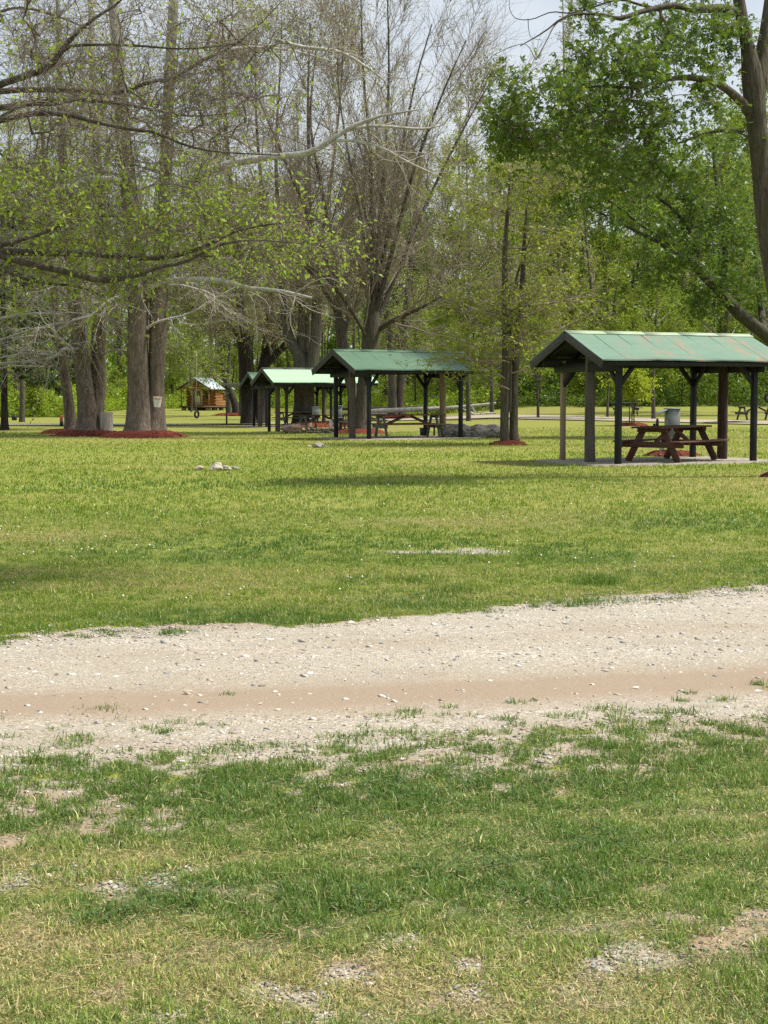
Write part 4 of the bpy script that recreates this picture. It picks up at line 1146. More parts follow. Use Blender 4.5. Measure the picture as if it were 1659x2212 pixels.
def mulch_ring(label, x, y, r, seed=1, squash=1.0):
    g = Geo(); rg = np.random.default_rng(seed); nr, na = 9, 64
    a = np.arange(na) * 2 * PI / na
    edge = r * (1 + .16 * (fbm(np.cos(a) * 2 + seed, np.sin(a) * 2, 3, seed) - .5) * 2 + .03 * rg.normal(0, 1, na))
    t_ = np.linspace(0.05, 1, nr)[:, None]
    X = np.cos(a) * edge * t_; Y = np.sin(a) * edge * t_ * squash
    Z = min(.20, .04 + .12 * r) * (1 - t_ ** 4) + .02 * rg.random((nr, na)) * (1 - t_ ** 6) + terrain(x + X, y + Y) - tz(x, y) + .006
    i = np.arange(nr - 1)[:, None] * na; j = np.arange(na); j2 = (j + 1) % na
    g.add(np.stack([X, Y, Z], -1), np.stack([i + j, i + na + j, i + na + j2, i + j2], -1).reshape(-1, 4))
    n = int(260 * r * r)                                    # chips
    aa = rg.random(n) * 2 * PI; rr = r * np.sqrt(rg.random(n)) * 1.06
    c = np.stack([np.cos(aa) * rr, np.sin(aa) * rr * squash, min(.20, .04 + .12 * r) * (1 - np.minimum(rr / r, 1) ** 4) + .014], 1)
    d = unit(np.stack([rg.normal(0, 1, n), rg.normal(0, 1, n), rg.normal(0, .35, n)], 1)) * rg.uniform(.02, .05, (n, 1))
    s = unit(np.cross(d, rg.normal(0, 1, (n, 3)))) * .010
    g.add(np.stack([c - d - s, c - d + s, c + d + s, c + d - s], 1), np.arange(n)[:, None] * 4 + np.arange(4))
    o = g.build('mulch_ring', MULCH, smooth=False); o.location = (x, y, tz(x, y))
    MULCH_KEEP.append((x, y, r * .86))
    return tag(o, label, 'mulch')


def grow(rg, p, d, L, r, seg, wander, up=0.0, taper=.3, out=None):
    N = len(p); pts = np.empty((N, seg + 1, 3)); pts[:, 0] = p; st = (L / seg)[:, None]
    d = d.copy()
    for i in range(seg):
        d = d + rg.normal(0, wander, (N, 3)); d[:, 2] += up; d = unit(d)
        p = p + d * st; pts[:, i + 1] = p
    return pts, r[:, None] * (1 - (1 - taper) * np.linspace(0, 1, seg + 1))


def kids(rg, pts, rad, n, t=(.25, 1), ang=(30, 60), flat=0.0, up=0.0):
    N, m, _ = pts.shape
    cnt = np.floor(n + rg.random(N)).astype(int) if np.isscalar(n) else np.asarray(n)
    idx = np.repeat(np.arange(N), cnt); M = len(idx)
    tt = t[0] + (t[1] - t[0]) * rg.random(M); f = tt * (m - 1); i = np.minimum(f.astype(int), m - 2); fr = (f - i)[:, None]
    a, b = pts[idx, i], pts[idx, i + 1]
    pos = a + (b - a) * fr; tan = unit(b - a); r = rad[idx, i] * (1 - fr[:, 0]) + rad[idx, i + 1] * fr[:, 0]
    pr = rg.normal(0, 1, (M, 3)); pr -= (pr * tan).sum(1, keepdims=True) * tan; pr = unit(pr)
    an = np.radians(rg.uniform(ang[0], ang[1], M))[:, None]
    d = np.cos(an) * tan + np.sin(an) * pr
    d[:, 2] *= (1 - flat); d[:, 2] += up
    return idx, tt, pos, unit(d), r


def ramify(rg, base, levels, leaf_from=None):
    """base: list of (pts (N,n,3), rad (N,n), L (N,)); each level grows from all tubes of the level before."""
    out = [base]
    for lv in levels:
        acc = []
        for (pts, rad, L) in (out[-1] if not lv.get('all') else [b for lvl in out for b in lvl]):
            idx, tt, pos, d, r = kids(rg, pts, rad, lv['n'], lv.get('t', (.25, 1)), lv.get('ang', (30, 60)), lv.get('flat', 0), lv.get('up0', 0))
            if not len(idx): continue
            if 'len' in lv: ln = rg.uniform(*lv['len'], len(idx))
            else: ln = L[idx] * rg.uniform(*lv['lr'], len(idx)) * (1 - lv.get('tip', .45) * tt)
            rr = np.clip(r * lv.get('rr', .55), lv.get('rmin', .003), lv.get('rmax', 1))
            p2, r2 = grow(rg, pos, d, ln, rr, lv.get('seg', 4), lv.get('w', .15), lv.get('up', 0), lv.get('taper', .35))
            acc.append((p2, r2, ln))
        out.append(acc)
    return out


def emit(g, tubesets, k):
    for (p, r, L) in tubesets: tubes(g, p, r, k)


T_LEAF = (np.array([(0, 0, 0), (.45, .27, .04), (1, 0, -.03), (.45, -.27, .04)]), np.array([(0, 1, 2, 3)]))
_ml = []
_mq = []
for k_, (an_, ln_) in enumerate(((0, 1.0), (52, .78), (-52, .78))):
    c_, s_ = math.cos(R(an_)), math.sin(R(an_))
    for (x_, y_) in ((.0, 0), (.48, .20), (1, 0), (.48, -.20)):
        _ml.append(((x_ * c_ - y_ * s_) * ln_, (x_ * s_ + y_ * c_) * ln_, -.10 * x_ * (k_ != 0) + .03 * x_))
    _mq.append(tuple(range(k_ * 4, k_ * 4 + 4)))
T_MAPLE = (np.array(_ml), np.array(_mq))
_rg = np.random.default_rng(2)
_sv, _sq = [], []
for k_ in range(4):
    d_ = unit(np.array([_rg.uniform(-.2, 1), _rg.normal(0, .8), _rg.normal(0, .6)])); s_ = unit(np.cross(d_, _rg.normal(0, 1, 3))) * .17
    o_ = _rg.normal(0, .25, 3)
    _sv += [o_, o_ + d_ * .4 + s_, o_ + d_ * .85, o_ + d_ * .4 - s_]; _sq.append(tuple(range(k_ * 4, k_ * 4 + 4)))
T_SPRAY = (np.array(_sv), np.array(_sq))


def leaves(g, rg, pos, ax, size, tmpl=T_LEAF, zb=.6):
    n = len(pos)
    if n == 0: return
    ax = unit(ax); nr = rg.normal(0, 1, (n, 3)); nr[:, 2] += zb * 2
    nr -= (nr * ax).sum(1, keepdims=True) * ax; nr = unit(nr); ay = np.cross(nr, ax)
    v, q = tmpl
    P = pos[:, None, :] + size[:, None, None] * (v[None, :, 0:1] * ax[:, None] + v[None, :, 1:2] * ay[:, None] + v[None, :, 2:3] * nr[:, None])
    g.add(P, (np.arange(n)[:, None, None] * len(v) + q[None]).reshape(-1, 4))


def leaf_on(g, rg, tubesets, per, size, tmpl=T_LEAF, t=(.3, 1), spread=.05, droop=.2, zb=.6):
    for (p, r, L) in tubesets:
        N, m, _ = p.shape
        cnt = np.floor(per + rg.random(N)).astype(int); idx = np.repeat(np.arange(N), cnt); M = len(idx)
        if not M: continue
        f = (t[0] + (t[1] - t[0]) * rg.random(M) ** .8) * (m - 1); i = np.minimum(f.astype(int), m - 2); fr = (f - i)[:, None]
        a, b = p[idx, i], p[idx, i + 1]
        pos = a + (b - a) * fr + rg.normal(0, spread, (M, 3))
        ax = unit(b - a) * .5 + rg.normal(0, .7, (M, 3)); ax[:, 2] -= droop
        leaves(g, rg, pos, ax, rg.uniform(size[0], size[1], M), tmpl, zb)


def stem(g, pts, m=26, k=18, flare=0.0, rough=.06, seed=0, lobes=5):
    """A trunk: rows x y z radius, resampled, with buttressed foot and uneven girth."""
    P = spline(np.asarray(pts, float), m); p, r = P[:, :3], P[:, 3]
    L = np.concatenate([[0], np.cumsum(np.linalg.norm(np.diff(p, axis=0), axis=1))])
    a = np.arange(k) * 2 * PI / k
    nz = 1 + rough * 2 * (fbm(np.cos(a)[None] * 1.6 + L[:, None] * .5 + seed, np.sin(a)[None] * 1.6 + L[:, None] * .35, 4, seed) - .5) * 2
    if flare:
        nz = nz + flare * np.exp(-L / .38)[:, None] * (1 + .5 * np.sin(a * lobes + seed)[None])
    tubes(g, p, r, k, False, nz[None])
    return p, r


def hand(limbs, base, k=8, m=14):
    """Hand-laid limbs (rows x y z r, world) to local tube sets."""
    sets = []
    for l in limbs:
        P = spline(np.asarray(l, float), m); p = P[:, :3] - base
        L = np.array([np.linalg.norm(np.diff(p, axis=0), axis=1).sum()])
        sets.append((p[None], np.maximum(P[:, 3], .004)[None], L))
    return sets


def S_(x, y, Y):                     # full-size photo point at depth Y
    p = at(x / 1.15732, y / 1.15732, Y); return (p.x, p.y, p.z)


def SL(rows, Y):
    """rows (x, y, diameter px[, depth offset]) in full-size photo pixels -> world rows with radius."""
    out = []
    for r in rows:
        yy = Y + (r[3] if len(r) > 3 else 0)
        out.append((*S_(r[0], r[1], yy), r[2] * yy / 3847.0 / 2))
    return out


def foot(x, y):
    p = ground(x / 1.15732, y / 1.15732); return np.array(p)


def finish(name, label, base, gt, gb, gl, mt, mb, ml, group=None, cat='tree'):
    T = thing(name, label, cat, tuple(base), 0, group)
    if gt and gt.n: gt.build('trunk', mt, T, smooth=True)
    if gb and gb.n: gb.build('branches', mb, T, smooth=True)
    if gl and gl.n: gl.build('crown', ml, T)
    return T


# ---- the two sycamores on the left
def sycamore(name, label, base, stems, limbs, seed, leafm=LEAF_OLIVE, flare=.62, tw=1.0):
    rg = np.random.default_rng(seed); base = np.array(base, float)
    gt, gp, gb, gl = Geo(), Geo(), Geo(), Geo()
    sets = []
    for i, s in enumerate(stems):
        s = np.array(s, float); s[:, :3] -= base; s[0, 2] = min(s[0, 2], 0) - .12
        p, r = stem(gt, s, 44, 24, flare, .05, seed + i)
        up = p[:, 2] > 2.6
        p, r = p[up], r[up]
        sets.append((p[None], r[None], np.array([np.linalg.norm(p[-1] - p[0])])))
    L0 = hand(limbs, base)
    grown = []; stem_branches = []
    for (p, r, L) in sets:
        idx, tt, pos, d, rr = kids(rg, p, r, 30 * tw, (.02, 1), (55, 95), .25, .12)
        ln = rg.uniform(2.0, 5.2, len(idx)) * (1 - .45 * tt)
        grown.append((*grow(rg, pos, d, ln, np.clip(rr * .22, .02, .06), 9, .17, .02, .22), ln))
    for one in grown:
        gs = Geo(); emit(gs, [one], 6); stem_branches.append(gs)
    allb = L0 + grown
    l2 = ramify(rg, allb, [dict(n=11 * tw, t=(.15, 1), ang=(25, 65), len=(.7, 2.5), rr=.45, rmin=.008, rmax=.022, seg=6, w=.20, up=-.02),
                           dict(n=8 * tw, t=(.1, 1), ang=(25, 70), len=(.35, 1.2), rr=.5, rmin=.005, rmax=.008, seg=4, w=.22, up=-.04)])
    emit(gb, l2[1], 4); emit(gb, l2[2], 3)
    leaf_on(gl, rg, l2[2], 1.4, (.06, .14), T_LEAF, (.4, 1), .04, .5)
    T = thing(name, label, 'tree', tuple(base))
    gt.build('trunk', BARK_SYC, T, smooth=True); [gs.build('branches', BARK_PALE, T, smooth=True) for gs in stem_branches]
    for (p, r, L) in L0:
        gl_ = Geo(); tubes(gl_, p, r, 9); gl_.build('limb', BARK_PALE, T, smooth=True)
    gb.build('twigs', BARK_TWIGL, T); gl.build('crown', leafm, T)
    return T


b1 = foot(363, 1092); Y1 = b1[1]
syc1_stems = [SL([(352, 1096, 84), (349, 1060, 66), (347, 980, 56), (344, 853, 52), (343, 697, 47), (330, 548, 43), (312, 380, 38), (304, 300, 34), (294, 150, 28), (282, 0, 24), (270, -140, 18)], Y1 + .1),
              SL([(383, 1096, 62), (388, 1050, 50), (392, 1010, 42), (392, 940, 38), (394, 853, 43), (400, 697, 43), (413, 464, 32), (416, 359, 30), (426, 150, 26), (434, 0, 24), (440, -140, 18)], Y1 + .25)]
syc1_limbs = [SL(l, Y1) for l in (
    [(425, 480, 26, .2), (443, 468, 24, 0), (506, 435, 22, -.5), (560, 413, 20, -.8), (633, 399, 18, -1), (700, 390, 16, -1.2), (760, 385, 15, -1.2), (811, 363, 14, -1.4), (862, 327, 11, -1.5), (929, 295, 8, -1.6), (1047, 274, 4, -1.8)],
    [(862, 327, 9, -1.5), (936, 315, 8, -1.3), (1050, 322, 6, -1), (1110, 312, 3, -.8)],
    [(840, 350, 8, -1.5), (905, 355, 7, -1.6), (960, 372, 6, -1.8), (1020, 405, 5, -2), (1110, 447, 3, -2)],
    [(405, 520, 16, .2), (460, 513, 14, 0), (520, 515, 12, -.4), (575, 514, 11, -.8), (608, 524, 9, -1), (690, 560, 6, -1.2)],
    [(371, 722, 14, 0), (422, 701, 13, -.6), (506, 699, 14, -1), (570, 705, 13, -1.2), (620, 720, 11, -1.4), (700, 727, 9, -1.6), (780, 745, 6, -1.8)],
    [(300, 455, 14, 0), (287, 449, 15, -.4), (219, 446, 14, -.7), (186, 464, 13, -.9), (139, 464, 11, -1), (84, 443, 8, -1.2), (20, 420, 5, -1.4)],
    [(330, 735, 12, 0), (290, 745, 12, -.5), (262, 760, 9, -.8), (225, 790, 7, -1), (180, 800, 5, -1.2)],
    [(420, 340, 14, 0), (470, 322, 13, .4), (530, 330, 10, .8), (600, 352, 7, 1), (660, 400, 5, 1)],
    [(300, 330, 14, 0), (260, 290, 12, .5), (200, 280, 9, .8), (130, 300, 6, 1)],
    [(430, 200, 13, 0), (500, 150, 11, .5), (600, 120, 9, 1), (720, 125, 6, 1.2), (820, 150, 4, 1.2)],
    [(690, 100, 9, -1), (760, 118, 9, -1), (850, 130, 8, -1.2), (920, 170, 6, -1.4), (960, 200, 4, -1.4)],
    [(400, 640, 12, .2), (470, 600, 10, .5), (560, 590, 8, .8), (660, 610, 5, 1)])]
sycamore('sycamore_tree', 'big sycamore with two brown trunks joined at the foot and a white pail', b1, syc1_stems, syc1_limbs, 11)
b2 = foot(215, 1089); Y2 = b2[1]
syc2_stems = [SL([(222, 1094, 70), (219, 1060, 54), (215, 1000, 46), (203, 895, 40), (192, 811, 37), (184, 740, 34), (172, 600, 28), (160, 450, 24), (150, 250, 18), (146, 50, 12), (140, -100, 8)], Y2),
              SL([(240, 1092, 40, .3), (243, 1050, 34, .4), (244, 980, 34, .5), (244, 895, 36, .6), (249, 811, 36, .7), (255, 727, 30, .8), (258, 640, 27, .9), (250, 480, 22, 1), (236, 300, 18, 1.2), (228, 100, 13, 1.4), (224, -80, 8, 1.4)], Y2)]
syc2_limbs = [SL(l, Y2) for l in (
    [(188, 880, 9, -.2), (160, 873, 9, -.5), (139, 891, 8, -.8), (95, 900, 6, -1), (0, 908, 4, -1.2)],
    [(182, 892, 6, 0), (140, 888, 5, -.4), (60, 885, 5, -.8), (-30, 900, 3, -1)],
    [(255, 745, 12, .4), (275, 748, 11, .2), (300, 742, 10, 0), (322, 741, 7, 0)],
    [(188, 800, 10, 0), (150, 786, 8, -.4), (70, 785, 7, -.8), (-30, 800, 5, -1)],
    [(184, 805, 9, 0), (140, 810, 7, .3), (60, 830, 6, .5), (-30, 862, 4, .6)],
    [(215, 820, 6, -.3), (218, 835, 5, -.5), (215, 860, 4, -.5), (205, 880, 3, -.5)],
    [(255, 885, 7, .4), (280, 876, 6, .2), (320, 878, 5, 0), (370, 885, 3, 0)],
    [(175, 620, 11, 0), (120, 590, 9, -.5), (50, 580, 7, -.8), (-30, 600, 4, -1)],
    [(255, 600, 10, .5), (300, 570, 8, .5), (360, 560, 6, .5)])]
sycamore('sycamore_tree', 'sycamore with two trunks fused at the foot beside the pale stump', b2, syc2_stems, syc2_limbs, 23, tw=.8)
b2b = foot(176, 1084); Y2b = b2b[1]
sycamore('sycamore_tree', 'thinner sycamore trunk leaning left beside the fused pair', b2b, [SL([(180, 1089, 46), (177, 1060, 32), (172, 1010, 27), (162, 937, 24), (152, 874, 22), (143, 811, 21), (136, 740, 19), (124, 600, 16), (115, 450, 13), (100, 250, 9), (90, 80, 6)], Y2b)],
         [SL(l, Y2b) for l in ([(148, 850, 7), (120, 838, 6, -.5), (60, 842, 4, -1), (-20, 850, 3, -1)], [(140, 914, 5), (110, 918, 5, -.3), (40, 915, 4, -.8), (-30, 926, 3, -1)], [(130, 680, 8), (80, 660, 6, .4), (0, 650, 4, .8)])], 29, flare=.3, tw=.7)
mulch_ring('red mulch ring round the double trunk sycamore with the pail', b1[0], b1[1] - .15, 1.45, 3)
mulch_ring('red mulch patch round the fused sycamore trunks by the stump', b2[0] + .1, b2[1], 1.25, 5)
mulch_ring('red mulch round the thinner leaning sycamore trunk', b2b[0] - .2, b2b[1] + .2, .95, 6)


# ---- bare and half-leafed trees in the middle
def forked(name, label, base, stems, limbs, seed, mt, mb, ml, lv, leaf, n1=7, len1=(2, 4.5), ang1=(25, 50), up1=.05, flare=.3, group=None, tmin=.35, k=16, rough=.07, flat=0):
    rg = np.random.default_rng(seed); base = np.array(base, float)
    gt, gb, gl = Geo(), Geo(), Geo(); sets = []
    for i, s in enumerate(stems):
        s = np.array(s, float); s[:, :3] -= base
        if i == 0 or abs(s[0, 2]) < .5: s[0, 2] = min(s[0, 2], 0) - .15
        p, r = stem(gt, s, 36, k, flare if s[0, 2] < .3 else 0, rough, seed + i)
        c = int(len(p) * tmin) if i == 0 else int(len(p) * .2)
        sets.append((p[None, c:], r[None, c:], np.array([np.linalg.norm(p[-1] - p[c])])))
    L0 = hand(limbs, base)
    for (p, r, L) in L0: tubes(gt, p, r, 9)
    g1 = []
    for (p, r, L) in sets + L0:
        idx, tt, pos, d, rr = kids(rg, p, r, n1, (.1, 1), ang1, flat, up1)
        ln = rg.uniform(*len1, len(idx)) * (1 - .35 * tt)
        g1.append((*grow(rg, pos, d, ln, np.clip(rr * .45, .012, .07), 8, .09, up1 * .6, .25), ln))
    out = ramify(rg, g1, lv)
    emit(gb, g1, 5)
    for lvl in out[1:-1]: emit(gb, lvl, 4)
    if len(out) > 1: emit(gb, out[-1], 3)
    if leaf: leaf_on(gl, rg, out[-1], leaf[0], leaf[1], leaf[2] if len(leaf) > 2 else T_LEAF, (.2, 1), .06)
    return finish(name, label, base, gt, gb, gl, mt, mb, ml, group)


LV_UP = [dict(n=9, t=(.05, .95), ang=(16, 46), len=(.8, 2.7), rr=.5, rmin=.009, rmax=.03, seg=6, w=.12, up=.045),
         dict(n=8, t=(.05, .95), ang=(18, 48), len=(.4, 1.3), rr=.55, rmin=.006, rmax=.010, seg=4, w=.13, up=.03)]
LV_TW = [dict(n=12, t=(.15, 1), ang=(25, 60), len=(.8, 2.3), rr=.5, rmin=.010, rmax=.03, seg=6, w=.14, up=.01),
         dict(n=11, t=(.1, 1), ang=(25, 65), len=(.4, 1.3), rr=.5, rmin=.006, rmax=.010, seg=4, w=.16, up=0)]

b8 = foot(897, 1083); Y8 = b8[1]
forked('maple_tree', 'tall bare maple with upright fanned limbs rising behind the mid green shelter', b8,
       [SL([(903, 1088, 46), (904, 1030, 34), (910, 960, 34), (922, 890, 42), (929, 820, 44), (932, 700, 16.1), (930, 560, 11.8), (926, 380, 8.7), (908, 180, 5.6), (903, 20, 3.1), (900, -60, 1.9)], Y8),
        SL([(890, 1086, 34, .2), (884, 1000, 26, .4), (866, 910, 28, .6), (852, 830, 27, .8), (842, 740, 14.9, 1), (828, 600, 11.8, 1.2), (800, 450, 8.7, 1.4), (776, 300, 6.2, 1.6), (790, 120, 3.1, 1.6)], Y8)],
       [SL(l, Y8) for l in ([(930, 800, 14.9), (944, 640, 11.8, -.4), (962, 400, 8.1, -.6), (972, 180, 5, -.6), (968, -30, 2.5, -.6)],
        [(932, 790, 14.9), (960, 640, 11.2, .5), (995, 430, 8.1, .8), (1035, 220, 5, 1), (1080, 60, 2.5, 1)],
        [(934, 800, 15.5), (975, 650, 11.8, -.5), (1030, 440, 8.1, -1), (1100, 250, 5, -1.2), (1165, 100, 2.5, -1.2)],
        [(936, 815, 13.6), (990, 690, 10.5, .6), (1070, 500, 7.4, 1), (1160, 320, 5, 1.4), (1240, 180, 1.9, 1.5)],
        [(946, 825, 13.6), (985, 800, 11.2, -.8), (1030, 780, 9.3, -1.4), (1085, 752, 6.2, -2), (1180, 690, 3.7, -2.4), (1260, 610, 1.9, -2.6)],
        [(930, 720, 9.9), (905, 560, 7.4, .8), (870, 380, 5.6, 1.2), (845, 200, 3.7, 1.4), (850, 40, 1.9, 1.4)],
        [(842, 740, 13, .8), (800, 610, 10, .4), (745, 480, 7, 0), (690, 350, 5, -.3), (640, 230, 3, -.5)], [(850, 800, 12, .8), (800, 710, 9, 1.2), (735, 640, 6, 1.6), (660, 590, 4, 1.8)], [(925, 860, 8.7), (880, 780, 7.4, -1), (820, 700, 5.6, -1.8), (730, 640, 3.7, -2.4)])], 31, BARK_GREY, BARK_TWIG, LEAF_OLIVE, LV_UP, (.5, (.05, .10)), n1=14, len1=(1.8, 4.6), ang1=(18, 52), up1=.10)
mulch_ring('red mulch ring under the bare fanned maple', b8[0], b8[1], 1.0, 8)

b5 = foot(630, 1061); Y5 = b5[1]
forked('maple_tree', 'dark double trunked tree beside the flat grey canopy', b5,
       [SL([(622, 1065, 42), (618, 1000, 33), (611, 900, 30), (602, 800, 28), (592, 650, 16.8), (575, 450, 12.6), (560, 250, 8.4), (556, 50, 4.2)], Y5),
        SL([(645, 1065, 36), (648, 1000, 30), (655, 940, 30), (668, 880, 30), (674, 800, 26), (672, 680, 14), (655, 480, 9.8), (640, 280, 5.6), (640, 90, 2.8)], Y5 + .4)],
       [SL(l, Y5) for l in ([(660, 915, 24), (690, 885, 19, -.4), (715, 860, 17, -.6), (728, 820, 14, -.8), (740, 740, 10, -.8), (760, 600, 6, -.8)], [(600, 790, 14), (560, 720, 12, -.6), (520, 640, 9, -1), (470, 520, 6, -1)], [(610, 870, 12), (580, 820, 10, -1), (530, 780, 7, -1.6), (480, 770, 4, -2)])],
       41, BARK_DARK, BARK_TWIG, LEAF_OLIVE, LV_TW, (2.0, (.09, .18)), n1=14, len1=(2, 5.5))
b6 = foot(760, 1066); Y6 = b6[1]
forked('maple_tree', 'thick trunked tree forking into several stems behind the mint green shelter', b6,
       [SL([(760, 1070, 60), (760, 1000, 50), (758, 940, 50), (748, 890, 34), (722, 840, 25), (706, 740, 14.7), (696, 560, 11.2), (690, 380, 7.7), (700, 180, 4.2), (705, 30, 2.1)], Y6),
        SL([(758, 960, 44), (757, 880, 34), (760, 780, 28), (766, 640, 15.4), (772, 450, 10.5), (770, 250, 6.3), (775, 60, 2.8)], Y6 + .3),
        SL([(772, 950, 36), (786, 870, 28), (792, 770, 24), (802, 620, 12.6), (830, 430, 8.4), (850, 250, 4.9), (860, 90, 2.1)], Y6 - .2)],
       [SL(l, Y6) for l in ([(725, 850, 12), (690, 800, 10, .6), (640, 740, 7, 1), (600, 640, 4, 1)], [(800, 640, 12), (850, 560, 9, -.6), (910, 500, 6, -1), (960, 470, 4, -1)])],
       43, BARK_GREY, BARK_TWIG, LEAF_OLIVE, LV_TW, (2.0, (.09, .18)), n1=13, len1=(2, 5.5))
mulch_ring('bright red mulch ring under the thick forking tree', b6[0] + .6, b6[1] - .8, 1.9, 9)
b9 = foot(990, 1047); Y9 = b9[1]
forked('maple_tree', 'two stemmed trunk standing on mulch behind the long picnic table', b9,
       [SL([(982, 1051, 28), (981, 1000, 22), (980, 940, 21), (975, 850, 19), (962, 700, 16), (950, 500, 11), (940, 300, 6)], Y9),
        SL([(1000, 1051, 26), (1000, 1000, 20), (1003, 940, 19), (1008, 850, 17), (1022, 700, 14), (1040, 520, 9), (1055, 350, 5)], Y9 + .3)],
       [], 47, BARK_GREY, BARK_TWIG, LEAF_YOUNG, LV_TW, (2.2, (.09, .17)), n1=12)
mulch_ring('red mulch ring beneath the two stemmed trunk behind the long table', b9[0], b9[1], 1.5, 10)
b4 = foot(596, 1039); Y4 = b4[1]
forked('leaning_tree', 'dark tree leaning left across the cabin roof end', b4,
       [SL([(594, 1042, 26), (587, 1010, 18), (574, 977, 17), (562, 940, 16), (553, 900, 15), (545, 830, 13), (530, 730, 10), (510, 600, 6)], Y4)],
       [SL(l, Y4) for l in ([(570, 972, 10), (548, 955, 9, -2), (526, 935, 8, -5), (500, 912, 6, -7), (478, 893, 5, -9), (440, 880, 3, -10)],)],
       53, BARK_DARK, BARK_TWIG, LEAF_WOOD, LV_TW, (2.4, (.14, .24)), n1=10, tmin=.6, len1=(1.0, 2.4))
b4b = foot(606, 1040)
forked('straight_tree', 'straight grey trunk between the cabin and the dark double trunk', b4b, [SL([(606, 1043, 17), (604, 1000, 13), (603, 900, 12), (600, 760, 10), (596, 600, 7), (590, 430, 4)], b4b[1])], [], 54, BARK_GREY, BARK_TWIG, LEAF_YOUNG, LV_TW, (3, (.10, .18)), n1=14)
mulch_ring('dark red mulch ring under the leaning tree by the cabin', (b4[0] + b4b[0]) / 2, b4[1], 2.3, 12)

# ---- young tree beside the nearest shelter
bA = foot(1271, 1112); YA = bA[1]
forked('young_tree', 'slim twin stemmed tree with thin level branches left of the nearest shelter', bA,
       [SL([(1262, 1117, 26), (1261, 1060, 22), (1263, 960, 21), (1265, 860, 20), (1263, 760, 17), (1262, 640, 13), (1270, 520, 8), (1276, 430, 4)], YA),
        SL([(1284, 1117, 24), (1284, 1050, 21), (1286, 950, 20), (1292, 860, 19), (1300, 780, 17), (1306, 700, 13), (1311, 600, 9), (1318, 500, 5), (1322, 420, 3)], YA + .15)],
       [SL(l, YA) for l in ([(1274, 1030, 10), (1276, 930, 10), (1278, 820, 8), (1290, 700, 6), (1330, 580, 4)],)],
       61, BARK_GREY, BARK_TWIG, LEAF_SPRING, [dict(n=9, t=(.15, 1), ang=(30, 60), len=(.5, 1.5), rr=.5, rmin=.006, rmax=.014, seg=6, w=.12, up=.01, flat=.5),
                                              dict(n=6, t=(.1, 1), ang=(30, 65), len=(.2, .6), rr=.5, rmin=.004, rmax=.006, seg=4, w=.15, up=.02, flat=.4)],
       (.85, (.09, .18), T_SPRAY), n1=23, len1=(1.2, 3.0), ang1=(60, 88), up1=.05, tmin=.45, flare=.12, k=14, rough=.05, flat=.35)
mulch_ring('small red mulch ring round the slim twin stemmed tree', bA[0], bA[1], .55, 13)
g = Geo(); box(g, (bA[0] + .31, bA[1] - .1, .14), (.05, .05, .34)); tag(g.build('stake', W_TAN), 'short brown stake against the slim twin stemmed tree', 'stake')
# little bright tree behind the shelter
bB = foot(1577, 1064.5); rg = np.random.default_rng(71)
gt, gb, gl = Geo(), Geo(), Geo()
for (dx, hh) in ((-.06, 1.5), (.05, 1.7), (.14, 1.3)):
    tubes(gt, spline(np.array([(dx, 0, -.05), (dx * 1.1, .02, .6), (dx * 1.8, 0, hh)]), 8), np.linspace(.03, .016, 8), 8)
P0 = np.array([(rg.normal(0, .14), rg.normal(0, .14), rg.uniform(1.1, 2.1)) for _ in range(60)])
D0 = unit(np.stack([rg.normal(0, .8, 60), rg.normal(0, .8, 60), np.abs(rg.normal(.35, .5, 60))], 1)); L_ = rg.uniform(.5, 1.1, 60)
s1 = [(*grow(rg, P0, D0, L_, np.full(60, .011), 6, .1, .05, .4), L_)]
o1 = ramify(rg, s1, [dict(n=6, ang=(25, 60), len=(.2, .5), rr=.6, rmin=.004, rmax=.006, seg=3, w=.1)])
emit(gb, s1, 5); emit(gb, o1[1], 3); leaf_on(gl, rg, o1[1], 12, (.09, .17), T_LEAF, (.1, 1), .07); leaf_on(gl, rg, s1, 8, (.06, .12), T_LEAF, (.4, 1), .08)
s2 = np.array([(rg.normal(.05, .12), rg.normal(0, .1), rg.uniform(.1, .6)) for _ in range(40)]); leaves(gl, rg, s2, rg.normal(0, 1, (40, 3)), rg.uniform(.06, .1, 40))
finish('sapling', 'small bright yellow green sapling seen through the nearest shelter', bB, gt, gb, gl, BARK_GREY, BARK_TWIG, LEAF_BRIGHT)
mulch_ring('brown mulch ring under the bright sapling', bB[0], bB[1], .75, 15)
pq = at(1451, 985, 36.8); mulch_ring('reddish mulch round the foot of the grey service box', pq.x, 36.8, .62, 16)
pq = at(729, 926, 58.5); mulch_ring('red mulch under the service box beyond the mid green shelter', pq.x, 58.5, .5, 17)


